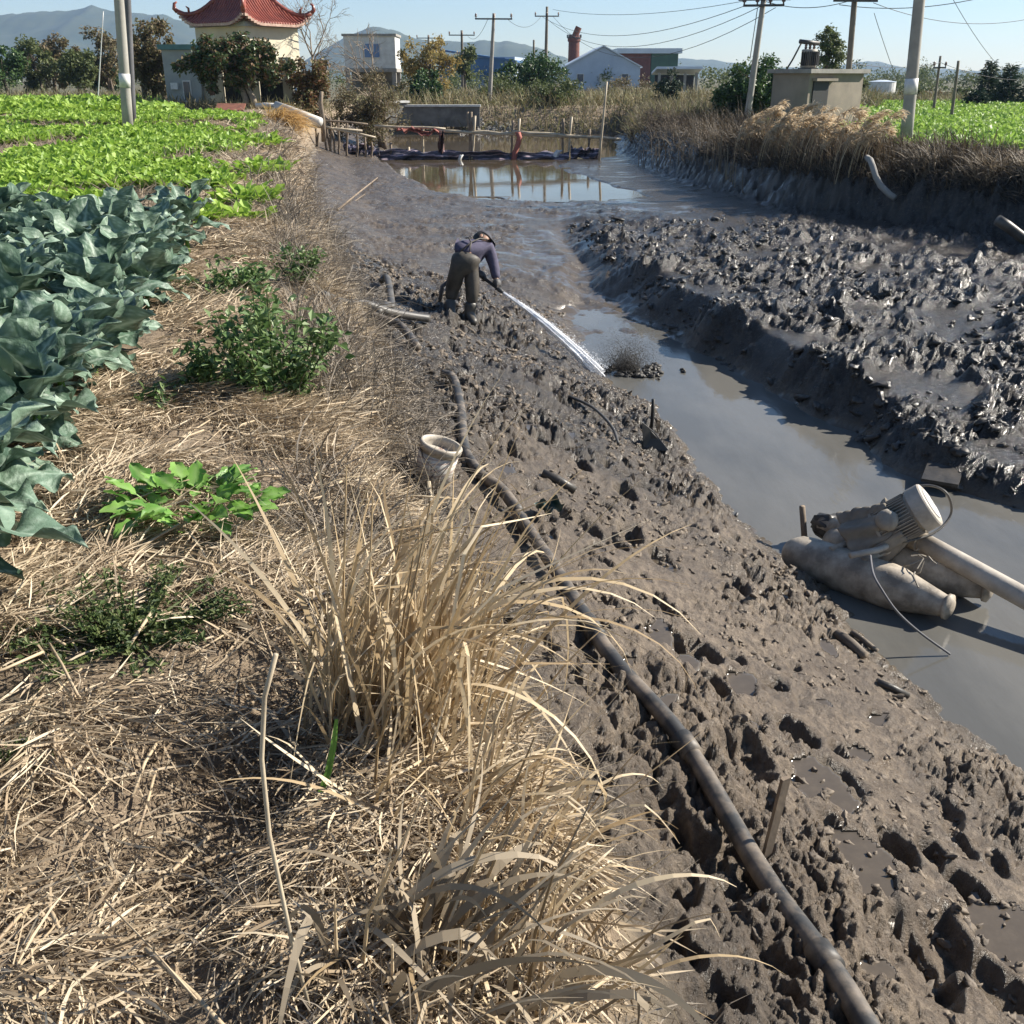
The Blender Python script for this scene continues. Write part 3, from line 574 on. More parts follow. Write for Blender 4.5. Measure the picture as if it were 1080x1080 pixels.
def conifer(label, px0, px1, ytop, ybase, Y, seed):
    b, h, wd = fit(px0, px1, ytop, ybase, Y); b.z = min(b.z, float(gz(b.x, b.y)) + .05); h = at((px0 + px1) / 2, ytop, Y).z - b.z
    o = empty('conifer_tree', b, label, 'tree', 'conifers at the right end of the field'); r = np.random.default_rng(seed)
    MB().tube([(0, 0, -.1), (0, 0, h * .5), (r.uniform(-.1, .1), 0, h)], [.11, .08, .015], 7).build('trunk', MT['bark'], o, smooth=True)
    mc = MB(); pos = []; yaw = []
    for k in range(70):
        z = h * (.08 + .9 * (k / 70)); a = k * 2.4 + r.uniform(-.4, .4); L = wd / 2 * (1.05 - z / h) ** .8 * r.uniform(.6, 1.15) + .06
        m = max(8, int(60 * L / (wd / 2))); q = r.random(m) ** .7
        pos.append(np.stack([np.cos(a) * L * q + r.normal(0, .06, m), np.sin(a) * L * q + r.normal(0, .06, m), z + L * .35 * q ** 1.5 + r.normal(0, .05, m)], -1)); yaw.append(a + r.normal(0, .7, m))
    pos = np.concatenate(pos); yaw = np.concatenate(yaw); m = len(pos)
    mc.inst(LT * np.array([1, .6, 1]), LF, rot3(yaw, r.normal(.1, .4, m), r.normal(0, .8, m)), pos, r.uniform(.16, .34, m)); mc.build('crown', MT['t_conifer'], o)
conifer('tall dark conifer, left one of the conifers at the right edge of the field', 1018, 1052, 63, 130, 66, 1)
conifer('dark conifer second from the left at the right edge of the field', 1040, 1072, 68, 130, 64, 2)
conifer('dark conifer cut by the right frame edge', 1066, 1110, 78, 130, 63, 3)
conifer('low spreading dark conifer in front of the tall left one', 1006, 1044, 96, 131, 62, 4)

# ------------------------------------------------------------------ utility poles and wires
def pole(name, label, pb, pt, Y, r0, r1, mat, group=None, arm=None, cat='utility pole', ext=0., Yt=None, plate=None, ins=3):
    b = at(pb[0], pb[1], Y); tpt = at(pt[0], pt[1], Yt or Y)
    gzv = float(gz(b.x, b.y)); k = (gzv - .2 - b.z) / (tpt.z - b.z)
    bb = b + (tpt - b) * k if gzv < b.z else b
    top = tpt + (tpt - b).normalized() * ext
    o = empty(name, bb, label, cat, group); ax = (top - bb); n = 7
    MB().tube([ax * (i / n) for i in range(n + 1)], np.linspace(r0, r1, n + 1), 12).build('shaft', MT[mat], o, smooth=True)
    if arm:
        for (frac, L, ang) in arm:
            c = ax * frac; d = Vector((math.cos(ang), math.sin(ang), 0))
            q = d * L / 2
            a_ = MB(); a_.box(c + Vector((0, -r1 - .03, 0)), (L, .07, .08), Matrix.Rotation(ang, 3, 'Z')); a_.build('crossarm', MT['iron'], o)
            for e in np.linspace(-.95, .95, ins):
                p = c + q * e + Vector((0, -r1 - .03, .04))
                MB().lathe(p, p + Vector((0, 0, .26)), [(0, .03), (.25, .03), (.3, .07), (.45, .075), (.5, .045), (.6, .065), (.8, .06), (.9, .03), (1, .03)], 8).build('insulator', MT['ceramic'], o, smooth=True)
    if plate:
        for (frac, hh, mt2) in plate:
            MB().lathe(ax * frac, ax * (frac + hh / ax.length), [(0, r0 * 1.03), (1, r0 * 1.03)], 12).build('plate', MT[mt2], o, smooth=True)
    return o, b, top
LP = 'utility poles'
pole('utility_pole', 'pale concrete utility pole with a white notice band, left of the twin poles', (134, 119), (125, -6), 27.5, .135, .105, 'pole_light', LP, ext=3.5, plate=[(.18, .32, 'white_plate')])
pole('utility_pole', 'dark slimmer utility pole, right of the twin poles', (139.5, 118), (134, -6), 29, .1, .085, 'pole_dark', LP, ext=3.5)
pole('utility_pole', 'concrete pole with a single crossarm beyond the middle of the footbridge', (516, 112), (521, 14), 66, .14, .09, 'concrete', LP, [(.94, 2.2, .1)])
pole('utility_pole', 'tall pole with crossarm left of the brick chimney', (575, 96), (577, 7), 88, .16, .1, 'pole_wood', LP, [(.9, 1.9, 0)])
pole('utility_pole', 'short bare pole just left of the tall crossarm pole', (563, 90), (563, 42), 82, .1, .07, 'pole_wood', LP)
pole('utility_pole', 'crossarm pole rising from the dark bushy tree left of the blue roof', (488, 95), (487, 32), 94, .14, .1, 'pole_wood', LP, [(.93, 2.2, .1)])
pole('utility_pole', 'distant crossarm pole above the golden tree', (451, 95), (452, 37), 112, .14, .1, 'pole_wood', LP, [(.95, 2.4, .1)])
pl1, b1, t1 = pole('utility_pole', 'leaning grey pole with a crowded crossarm left of the hut', (787, 132), (806, -4), 42, .135, .1, 'pole_light', LP, [(.975, 1.9, -.2), (.93, 1.5, -.2)], ins=4)
pl2, b2, t2 = pole('utility_pole', 'grey pole with crossarm standing behind the right side of the hut', (890, 134), (902, -8), 39.5, .115, .1, 'pole_wood', LP, [(.94, 1.6, .1)])
pole('utility_pole', 'thick concrete pole with a pale plate standing on the right bank', (954.5, 157), (970, -4), 27.4, .16, .12, 'pole_light', LP, ext=3, plate=[(.2, .36, 'white_plate')])
pole('field_post', 'thin leaning post in the right field, left of the pair', (984, 120), (992, 59), 58, .08, .06, 'pole_wood', None, [(.8, .7, .2)], cat='post', ins=2)
pole('field_post', 'thin leaning post in the right field, right of the pair', (1002, 134), (1011, 64), 46, .075, .055, 'pole_wood', None, cat='post')
pole('thin_mast', 'thin white mast standing in the left field edge', (104, 92), (109, 12), 60, .035, .02, 'white_plate', None, cat='mast')
def wire(label, a, b, sag, r=.013, n=20, group='overhead wires'):
    a, b = Vector(a), Vector(b); pts = [a.lerp(b, i / n) - Vector((0, 0, sag * 4 * (i / n) * (1 - i / n))) for i in range(n + 1)]
    m_ = Vector(a); o = MB().tube([p - m_ for p in pts], r, 5).build('power_line', MT['wire'], smooth=True); o.location = m_
    tag(o, label, 'wire', group)
P = at
wire('upper overhead wire from the leaning pole to the tall pole by the chimney', P(786, 6, 42), P(571, 17, 88), 1.2)
wire('middle overhead wire from the leaning pole to the tall pole by the chimney', P(806, 5, 42), P(577, 20, 88), 1.7)
wire('lower overhead wire from the leaning pole to the tall pole by the chimney', P(818, 8, 42), P(583, 17, 88), 2.3)
wire('overhead wire from the tall chimney-side pole to the single-crossarm concrete pole', P(571, 17, 88), P(535, 20, 66), .6)
wire('overhead wire from the concrete crossarm pole to the pole by the blue roof', P(515, 19, 66), P(492, 36, 94), .7)
wire('high overhead wire running from the chimney-side pole out over the hut', P(583, 10, 88), P(960, -40, 40), .9)
wire('overhead wire between the leaning pole and the pole behind the hut', P(806, 1, 42), P(902, -1, 39.5), .25)
wire('thin guy wire slanting down right from the pole behind the hut', P(922, 14, 39.5), P(946, 84, 46), .05, .011)
wire('thin wire slanting down to the conifers at the right', P(1000, -10, 40), P(1058, 74, 60), .2, .011)
wire('drop wire hanging beside the leaning pole', P(799, 8, 41.7), P(791, 62, 41.7), .0, .016)

wire('high wire from the pole behind the hut out over the right bank pole', P(885, 5, 39.5), P(1120, -30, 40), .5)
wire('second high wire from the pole behind the hut towards the right edge', P(921, 3, 39.5), P(1140, 4, 46), .7, .011)
wire('long thin wire across the sky between the field posts and the hut pole', P(893, 66, 45), P(992, 66, 58), .2, .012)
wire('long thin wire from the field posts to the conifers', P(992, 66, 58), P(1100, 84, 60), .3, .012)
# ------------------------------------------------------------------ pavilion house
hc = at(254, 112, 45); hz = 1.75; s = pxm(30, 45)
house = empty('pavilion_house', (hc.x, 47.3, hz), 'small cream pavilion house under a curved red tiled roof', 'house', rz=R(57))
E = 1.88; WH = 3.55; RHt = 2.2; WALL = 1.5                  # eave half side, eave height, roof rise, wall half side
def rprof(q): return WH + RHt * max(0., 1 - q) ** 1.55 - .3 * max(0, q - 1)
def rpt(side, a, q):                            # a: -1..1 along the eave (scaled by q), q: 0 apex .. 1 eave
    up = .42 * max(0, abs(a) - .45) ** 2 * q ** 4 * 3
    x, y_ = a * E * q, -E * q; c_, s_ = math.cos(side * PI / 2), math.sin(side * PI / 2)
    return np.array([x * c_ - y_ * s_, x * s_ + y_ * c_, rprof(q) + up])
mr = MB(); me_ = MB()
for sd_ in range(4):
    g = np.array([[rpt(sd_, a, q) for a in np.linspace(-1, 1, 25)] for q in np.linspace(.02, 1, 14)]); mr.grid(g)
    mr.grid(g[:, ::-1] - np.array([0, 0, .1]))
    for k in range(-12, 13):
        off = k / 12.5
        qs = np.linspace(max(abs(off), .03), 1.01, 9)
        mr.tube([rpt(sd_, off / q if abs(off / q) < 1 else math.copysign(1, off), q) + np.array([0, 0, .025]) for q in qs], .062, 6)
        e = rpt(sd_, off, 1.0); me_.box(e + np.array([0, 0, -.03]), (.15, .15, .1), Matrix.Rotation(sd_ * PI / 2, 3, 'Z'))
roof = mr.build('roof', MT['rooftile'], house, smooth=True); me_.build('eave_tile_edge', MT['eavetile'], roof)
for sd_ in range(4):
    mh = MB(); mh.tube([rpt(sd_, 1, q) + np.array([0, 0, .08]) for q in np.linspace(.02, 1.03, 12)], .1, 8)
    tip = rpt(sd_, 1, 1.03); o_ = tip * np.array([1, 1, 0]); o_ = o_ / np.linalg.norm(o_)
    mh.tube([tip + np.array([0, 0, .08]), tip + o_ * .12 + np.array([0, 0, .2]), tip + o_ * .1 + np.array([0, 0, .38]), tip - o_ * .02 + np.array([0, 0, .45])], [.1, .09, .06, .03], 7)
    q = tip - o_ * .45 + np.array([0, 0, .05]); mh.tube([q, q + np.array([0, 0, .16]), q + o_ * .1 + np.array([0, 0, .24])], [.05, .05, .02], 6)
    mh.build('hip_ridge', MT['rooftile'], roof, smooth=True)
MB().lathe((0, 0, WH + RHt - .1), (0, 0, WH + RHt + .6), [(0, .2), (.2, .22), (.35, .1), (.6, .17), (.8, .1), (1, .02)], 12).build('finial', MT['rooftile'], roof, smooth=True)
mw = MB(); mw.box((0, 0, WH / 2), (WALL * 2, WALL * 2, WH + .35)); wall_ = mw.build('wall', MT['cream'], house)
MB().box((0, 0, WH - .02), (WALL * 2 + .3, WALL * 2 + .3, .16)).build('cornice', MT['render_grey'], house)
for (x, y_, sx_, sy_) in ((-.75, -WALL - .003, .8, .06), (.7, -WALL - .003, .8, .06), (WALL + .003, .3, .06, .9), (-WALL - .003, 0, .06, .8)):
    f = MB().box((x, y_, 1.5), (sx_ + (.1 if sx_ > .1 else 0), sy_ + (.1 if sy_ > .1 else 0), 1.2)).build('window', MT['blueframe'], house)
    MB().box((x + (.02 if x > WALL else -.02 if x < -WALL else 0), y_ - (.02 if y_ < -WALL else 0), 1.5), (sx_, sy_, 1.05)).build('pane', MT['glass'], f)
# walled forecourt with dark gate openings, right of the house front
gate = empty('garden_gate', at(285, 113, 43.5), 'dark gate between pale square pillars below the fruit tree', 'gate')
for px in (234, 271, 306):
    p = at(px, 113, 43.5); q = MB(); q.box((p.x - gate.location.x, 0, .75), (.36, .36, 1.9)); q.box((p.x - gate.location.x, 0, 1.76), (.46, .46, .12)); q.build('pillar', MT['cream'], gate)
for a, b_ in ((236, 269), (273, 304)):
    xa, xb_ = at(a + 4, 113, 43.5).x - gate.location.x, at(b_ - 4, 113, 43.5).x - gate.location.x; q = MB()
    q.box(((xa + xb_) / 2, .0, .7), (xb_ - xa, .04, 1.5))
    for x in np.linspace(xa, xb_, 8): q.tube([(x, -.04, -.1), (x, -.04, 1.55)], .02, 6)
    q.box(((xa + xb_) / 2, -.04, 1.5), (xb_ - xa, .05, .06)); q.build('gate_leaf', MT['dark'], gate)
ann = empty('flat_annex', at(196, 112, 46.5), 'flat-roofed grey-green annex with a narrow blue window left of the pavilion', 'building')
ann.location.z = 1.6
MB().box((0, 1.2, 1.3), (1.5, 2.4, 2.9)).build('wall', MT['render_grey'], ann)
MB().box((0, 1.2, 2.86), (1.75, 2.65, .2)).build('roof', MT['teal'], ann)
f = MB().box((.15, -.003, 1.15), (.36, .08, .85)).build('window', MT['white_paint'], ann); MB().box((.15, -.03, 1.15), (.26, .06, .74)).build('pane', MT['glass'], f)
MB().box((-.35, -.06, 1.35), (.3, .2, .26)).build('meter_box', MT['white_plate'], ann)
rs = at(243, 113, 38); o = MB().box((0, 0, 0), (1.0, .5, .04), Matrix.Rotation(R(24), 3, 'X')).box((-.65, .2, -.14), (1.5, .08, .1)).build('metal_sheet', MT['rust']); o.location = rs
tag(o, 'rusty metal sheet lying at the field end below the fruit tree', 'metal sheet')
# ------------------------------------------------------------------ raised white house
wh = empty('raised_house', at(393, 116, 74), 'raised white box house with a blue window, open grey ground floor', 'house')
s = pxm(60, 74); W_ = 54 * s; z0 = at(393, 72, 74).z - wh.location.z; z1 = at(393, 38, 74).z - wh.location.z
MB().box((0, 1.6, (z0 + z1) / 2), (W_, 3.2, z1 - z0)).build('wall', MT['white_paint'], wh)
MB().box((0, 1.6, z1 + .07), (W_ + .2, 3.4, .14)).build('roof', MT['concrete'], wh)
MB().box((0, 1.6, z0 - .12), (W_ + .1, 3.3, .22)).build('floor_slab', MT['concrete'], wh)
f = MB().box((.15, -.004, (z0 + z1) / 2 + .1), (.95, .1, .95)).build('window', MT['white_paint'], wh)
for x in (-.13, .43): MB().box((x, -.04, (z0 + z1) / 2 + .1), (.42, .08, .82)).build('pane', MT['blueframe'], f)
for x in (-W_ / 2 + .15, W_ / 2 - .15):
    for y_ in (.15, 3.0): MB().box((x, y_, (z0 - .25) / 2 - .2), (.28, .28, z0 + .2)).build('pillar', MT['concrete'], wh)
MB().box((0, 2.7, (z0 - .25) / 2 - .2), (W_ - .6, .2, z0 + .2)).build('back_wall', MT['block'], wh)
# retaining wall at the pond end
p0, p1, p2 = at(395, 106, 57), at(428, 111, 58.2), at(505, 114, 58.2)
rw = empty('retaining_wall', p1, 'grey block retaining wall with pale coping at the far end of the pond', 'wall')
for nm, zz, hh, th, mt2 in (('wall', -.5, 1.0, .3, 'block'), ('coping', .05, .1, .46, 'white_paint')):
    q = MB()
    for a, b_ in ((p0, p1), (p1, p2)):
        d = b_ - a; ang = math.atan2(d.y, d.x); c = (a + b_) / 2 - p1; q.box((c.x, c.y, (a.z + b_.z) / 2 - p1.z + zz), (math.hypot(d.x, d.y) + (.1 if nm == 'wall' else .2), th, hh), Matrix.Rotation(ang, 3, 'Z'))
    q.build(nm, MT[mt2], rw)
r = np.random.default_rng(3)
SPH_N = 0
def blob(rad, seed, wob=.3, flat=1., nu=12, nv=8):
    th = np.linspace(0.02, PI - .02, nv)[:, None]; ph = np.linspace(0, 2 * PI, nu + 1)[None]
    x, y_, z = np.sin(th) * np.cos(ph), np.sin(th) * np.sin(ph), np.cos(th) * np.ones_like(ph)
    k = 1 + wob * (perlin(x * 1.6 + seed * 3.1 + z, y_ * 1.6 + seed, seed) + .5 * perlin(x * 4 + seed, y_ * 4 + z * 3, seed + 1))
    return np.stack([x * k * rad, y_ * k * rad, z * k * rad * flat], -1)
m_ = MB()
for k in range(110):
    px = r.uniform(484, 540); p = at(px, r.uniform(118, 138), r.uniform(57.4, 59.2)); p.z = float(gz(p.x, p.y)) + .03; m_.grid(blob(r.uniform(.05, .2), k, .8, .8, 8, 6) + np.array(p))
tag(m_.build('rubble', MT['stone'], smooth=False), kind='stuff')

# ------------------------------------------------------------------ factory buildings far behind
def gable(name, label, px0, px1, yeave, ypeak, ybase, Y, depth, wmat, rmat, n_win=3, ang=0):
    b = at((px0 + px1) / 2, ybase, Y); s = pxm(ybase, Y); W_ = (px1 - px0) * s; he = (ybase - yeave) * s + .3; hp = (ybase - ypeak) * s + .3
    b.z -= .3; o = empty(name, b, label, 'building', rz=ang)
    v = np.array([(-W_ / 2, 0, 0), (W_ / 2, 0, 0), (W_ / 2, 0, he), (0, 0, hp), (-W_ / 2, 0, he)]); v2 = v + np.array([0, depth, 0])
    MB().add(np.concatenate([v, v2]), [np.array([[0, 1, 2, 3, 4], [9, 8, 7, 6, 5]]), np.array([[1, 6, 7, 2], [5, 0, 4, 9]])]).build('wall', MT[wmat], o)
    q = MB()
    for sg in (-1, 1):
        a = np.array([(sg * (W_ / 2 + .25), -.25, he - .1), (0, -.25, hp + .05), (0, depth + .25, hp + .05), (sg * (W_ / 2 + .25), depth + .25, he - .1)])
        q.add(np.concatenate([a, a + np.array([0, 0, .14])]), [np.array([[0, 1, 2, 3], [7, 6, 5, 4], [0, 4, 5, 1], [1, 5, 6, 2], [2, 6, 7, 3], [3, 7, 4, 0]])])
    q.build('roof', MT[rmat], o)
    for k in range(n_win):
        x = W_ * (-.3 + .3 * k); f = MB().box((x, -.004, he * .62), (W_ * .1, .12, he * .3)).build('window', MT['white_paint'], o); MB().box((x, -.05, he * .62), (W_ * .08, .1, he * .26)).build('pane', MT['glass'], f)
    return o, W_, he
fo, W_, he = gable('gabled_factory', 'pale blue gabled factory building beside the brick chimney', 596, 674, 73, 54, 98, 130, 14, 'bluewall', 'paleroof')
MB().box((W_ * .02, -.06, 1.2), (1.0, .15, 2.2)).build('door', MT['white_paint'], fo)
fb = at(503, 92, 150); blue = empty('blue_roof_hall', fb, 'long low hall with a blue metal roof behind the poles', 'building', rz=R(-8))
MB().box((0, 6, 1.7), (10.5, 12, 4.2)).build('wall', MT['bluewall'], blue)
v = np.array([(-5.6, -.4, 4.6), (5.6, -.4, 3.1), (5.6, 12.4, 3.1), (-5.6, 12.4, 4.6)]); MB().add(np.concatenate([v, v + np.array([0, 0, .25])]), [np.array([[3, 2, 1, 0], [4, 5, 6, 7], [0, 1, 5, 4], [1, 2, 6, 5], [2, 3, 7, 6], [3, 0, 4, 7]])]).build('roof', MT['blueroof'], blue)
MB().box((-.6, -.06, 2.4), (9, .1, 2.6)).build('cladding', MT['blueroof'], blue)
rgs = empty('long_shed', at(683, 92, 165), 'long shed with red and green walls under a pale roof behind the factory', 'building')
s = pxm(80, 165); MB().box((-16 * s, 4, 2.2), (36 * s, 8, 5.2)).build('red_wall', MT['brick'], rgs); MB().box((16.5 * s, 4.002, 2.2), (28 * s, 8.1, 5.15)).build('green_wall', MT['greenwall'], rgs)
MB().box((0, 4, 5.0), (68 * s, 9, .7)).build('roof', MT['paleroof'], rgs)
sh = empty('open_shed', at(714, 105, 96), 'small open shed with a pale sheet roof right of the factory', 'shed'); s = pxm(90, 96)
for x in (-20, -7, 7, 19): MB().box((x * s, 0, 1.0), (.22, .22, 2.4)).build('post', MT['concrete'], sh)
MB().box((0, 2.4, .9), (42 * s, .2, 2.2)).build('back_wall', MT['dark'], sh); MB().box((-2 * s, -.2, .3), (38 * s, .25, .8)).build('low_wall', MT['white_paint'], sh)
MB().box((0, 1.2, 2.35), (48 * s, 3.6, .2), Matrix.Rotation(R(-7), 3, 'X')).build('roof', MT['paleroof'], sh)
cb = at(604.5, 88, 147); s = pxm(60, 147); ch = empty('brick_chimney', cb, 'round red brick chimney with a tilted metal hood', 'chimney')
MB().lathe((0, 0, -.3), (0, 0, 47 * s), [(0, 6.2 * s), (.86, 5.8 * s), (.87, 6.8 * s), (.95, 6.8 * s), (.96, 5.6 * s), (1, 5.6 * s)], 20).build('shaft', MT['brick'], ch, smooth=False)
q = MB(); q.tube([(0, 0, 43.6 * s), (0, 0, 44.4 * s)], 7.6 * s, 20); 
for k in range(12): a = k * PI / 6; q.tube([(7.4 * s * math.cos(a), 7.4 * s * math.sin(a), 44 * s), (7.4 * s * math.cos(a), 7.4 * s * math.sin(a), 47 * s)], .05, 5)
q.build('gallery', MT['iron'], ch)
MB().lathe((1 * s, 0, 46 * s), (4.6 * s, 0, 54 * s), [(0, 3.4 * s), (1, 3.4 * s)], 14).build('hood', MT['rust'], ch, smooth=False)
tk = at(928, 106, 118); s = pxm(100, 118); tko = empty('storage_tank', tk, 'white round storage tank beyond the right field', 'tank')
MB().lathe((0, 0, -.3), (0, 0, 18 * s), [(0, 14 * s), (1, 14 * s)], 28).build('shell', MT['white_paint'], tko, smooth=False)
MB().lathe((0, 0, 18 * s), (0, 0, 20 * s), [(0, 14.3 * s), (.2, 14.3 * s), (1, 3 * s)], 28).build('lid', MT['paleroof'], tko, smooth=False)

# ------------------------------------------------------------------ concrete hut with transformer
HROT = R(-52); A_, B_ = 1.5, 3.0; hk = at(848, 137, 36.0); HH = at(848, 77, 36.0).z - 1.6
hut = empty('concrete_hut', (hk.x - A_ / 2 * math.cos(HROT), hk.y - A_ / 2 * math.sin(HROT), 1.6), 'small brown-grey concrete hut with a flat slab roof on the right bank', 'hut', rz=HROT)
MB().box((0, B_ / 2, HH / 2 - .1), (A_, B_, HH + .2)).build('wall', MT['hut'], hut)
MB().box((0, B_ / 2, HH + .06), (A_ + .3, B_ + .3, .13)).build('roof', MT['concrete'], hut)
MB().box((A_ / 2 + .012, .62, .7), (.06, .82, 1.75)).build('door', MT['dark'], hut)
MB().box((A_ / 2 + .1, .72, 1.62), (.2, 1.15, .08)).build('lintel_slab', MT['hut'], hut)
tp = at(852, 72, 37.6); tr = empty('transformer', (tp.x, tp.y, 1.6 + HH + .125), 'grey power transformer with bushings standing on the hut roof', 'transformer')
MB().lathe((0, 0, .04), (0, 0, .62), [(0, .24), (.04, .26), (.96, .26), (1, .23)], 18).build('tank', MT['motor'], tr, smooth=True)
q = MB()
for k in range(10): a = -2.6 + k * .22; q.box((.3 * math.cos(a), .3 * math.sin(a), .33), (.12, .025, .44), Matrix.Rotation(a, 3, 'Z'))
q.build('cooling_fin', MT['iron'], tr)
for x in (-.14, 0, .14): MB().lathe((x, 0, .62), (x, 0, .86), [(0, .03), (.2, .055), (.35, .035), (.5, .055), (.65, .035), (.8, .05), (1, .02)], 8).build('bushing', MT['ceramic'], tr, smooth=True)
q = MB(); q.tube([(-.4, -.1, .86), (.3, .05, .8)], .07, 8); q.tube([(-.26, .1, .86), (-.5, .2, .3), (-.7, .2, -.05)], .03, 6); q.build('cable_conduit', MT['iron'], tr, smooth=True)
MB().box((0, 0, .02), (.55, .5, .05)).build('base_frame', MT['iron'], tr)

# ------------------------------------------------------------------ bamboo footbridge, net, stakes
def stick(mb, a, b, r0=.03, r1=None, n=4, w=.01, rnd=np.random.default_rng(77)):
    a, b = Vector(a), Vector(b); pts = [a.lerp(b, i / n) + Vector(tuple(rnd.normal(size=3) * w * (0 < i < n))) for i in range(n + 1)]
    return mb.tube(pts, np.linspace(r0, r1 or r0 * .8, n + 1), 7)
BY = 40.0; bo = at(540, 168, BY); br = empty('footbridge', bo, 'rickety bamboo footbridge on thin stakes across the muddy pond', 'footbridge')
for (a, b_, rr) in (((463, 138), (560, 141), .06), ((540, 139), (655, 147), .065), ((500, 140), (610, 145), .05), ((395, 133), (470, 136), .05)):
    for dy in (0,): stick(MB(), at(a[0], a[1], BY + dy) - bo, at(b_[0], b_[1], BY + dy) - bo, rr, n=6, w=.015).build('rail', MT['bamboo'], br, smooth=True)
for (x, y0, x2, y1) in ((446, 133, 446, 170), (431, 155, 431, 178), (497, 118, 495, 173), (501, 122, 497, 173), (493, 118, 497, 150), (541, 127, 539, 168), (548, 125, 543, 172), (594, 125, 593, 170), (603, 123, 598, 171), (622, 136, 621, 166), (412, 150, 413, 168)):
    stick(MB(), at(x, y0, BY + .05) - bo, at(x2, y1, BY + .05) - bo + Vector((0, 0, -.35)), .05, .042, w=.012).build('stake', MT['bamboo' if x in (446, 431, 501, 548, 603) else 'stake'], br, smooth=True)
pt, pb = at(640, 86, 39), at(632, 162, 39); q = MB(); stick(q, pb - Vector((0, 0, .3)) - pb, pt - pb, .05, .035); o = q.build('tall_stake', MT['bamboo'], smooth=True); o.location = pb; tag(o, 'tall pale stake standing at the right end of the footbridge', 'stake')
def cloth(name, label, cat, P0, P1, w_, mat, seed, n=40, m=7, sag=.2, h=.5):
    P0, P1 = Vector(P0), Vector(P1); v = np.zeros((n, m, 3))
    for i in range(n):
        f = i / (n - 1); c = P0.lerp(P1, f)
        for j in range(m):
            g = j / (m - 1)
            v[i, j] = (c.x, c.y + .18 * math.sin(g * PI * 2 + f * 9) + .25 * float(perlin(f * 14, g * 3, seed)), c.z - g * h * (1 + .4 * float(perlin(f * 9, 1.5, seed))) - sag * 4 * f * (1 - f) + .12 * float(perlin(f * 12, .5, seed + 1)))
    o = MB().grid(v - np.array(P0)).build(name, MT[mat], smooth=True); o.location = P0
    sol = o.modifiers.new('thick', 'SOLIDIFY'); sol.thickness = .02; return tag(o, label, cat)
tnet = NT('net_striped'); cc_ = tnet.co(); sx_ = tnet.n('ShaderNodeSeparateXYZ'); tnet.l(cc_, sx_.inputs[0])
wv = tnet.math('SINE', tnet.math('ADD', tnet.math('MULTIPLY', sx_.outputs[2], 42.), tnet.math('MULTIPLY', tnet.noise(2, 4, cc_), 9.)))
tnet.l(tnet.ramp(wv, [(.1, (.07, .066, .09)), (.6, (.12, .11, .155)), (.95, (.4, .31, .34))]), tnet.p.inputs['Base Color']); tnet.p.inputs['Roughness'].default_value = .8; MT['net'] = tnet.m
cloth('fishing_net', 'long purple-blue striped net hung low along the footbridge stakes', 'net', at(400, 157, BY - .12), at(600, 160, BY - .12), .5, 'net', 3, n=70, h=.45, sag=.05)
cloth('fishing_net', 'short purple net piece bundled at the right end of the footbridge', 'net', at(602, 155, BY - .15), at(632, 156, BY - .15), .4, 'net', 5, n=20, h=.4, sag=.0)
cloth('fishing_net', 'dark red-edged net heap between the left stakes and the bridge', 'net', at(362, 153, BY - .3), at(400, 157, BY - .2), .4, 'net', 8, n=24, h=.4, sag=-.05)
cloth('red_cloth', 'faded red cloth strip along the left end of the bridge rail', 'cloth', at(418, 134, BY - .1), at(466, 138, BY - .1), .15, 'redcloth', 4, n=24, m=4, h=.14, sag=.0)
cloth('brown_cloth', 'dark brown cloth hanging from the bridge rail down to the net', 'cloth', at(462, 138, BY - .08), at(468, 138, BY - .08), .2, 'browncloth', 6, n=6, m=8, h=1.0, sag=0)
def hang(name, label, cat, pts, wdt, mat, Y):
    v = np.array([[list(at(x - wdt / 2, y_, Y)), list(at(x, y_ + .5, Y - .06)), list(at(x + wdt / 2, y_, Y))] for x, y_ in pts]); p = v[0, 1].copy()
    o = MB().grid(v - p).build(name, MT[mat], smooth=True); o.location = p; o.modifiers.new('thick', 'SOLIDIFY').thickness = .02; return tag(o, label, cat)
hang('red_cloth', 'pinkish-red cloth strip tied to the middle bridge stake', 'cloth', [(546, 139), (548, 145), (547, 150), (545, 156), (543, 161), (542, 168), (541, 173)], 5, 'redcloth', BY - .1)
hang('white_rag', 'pale rag tied low on the right pair of bridge stakes', 'rag', [(590, 158), (587, 162), (585, 167), (586, 171)], 6, 'white_plate', BY - .15)
hang('white_rag', 'small pale rag on the mud below the pair of long bridge stakes', 'rag', [(487, 163), (485, 167), (484, 172)], 3, 'white_plate', BY - .4)
so_ = at(340, 165, 38.5); sf = empty('stake_fence', so_, 'crooked fence of weathered stakes with bamboo rails on the left bank', 'fence')
for (x, y0, x2, y1) in ((332, 122, 334, 168), (342, 128, 346, 168), (348, 124, 349, 169), (350, 138, 356, 168), (344, 132, 352, 168), (357, 124, 357, 167), (336, 140, 333, 170), (385, 145, 386, 168), (392, 150, 392, 168), (376, 135, 377, 165), (366, 128, 366, 160)):
    stick(MB(), at(x2, y1, 38.5) - so_ - Vector((0, 0, .3)), at(x, y0, 38.5) - so_, .045, .035, w=.015).build('stake', MT['stake'], sf, smooth=True)
for (a, b_, m2, rr) in (((278, 128), (382, 138), 'bamboo', .05), ((330, 131), (396, 145), 'bamboo', .045), ((318, 125), (388, 131), 'stake', .04), ((255, 126), (330, 131), 'bamboo', .04)):
    stick(MB(), at(a[0], a[1], 38.2) - so_, at(b_[0], b_[1], 38.2) - so_, rr, w=.02).build('rail', MT[m2], sf, smooth=True)
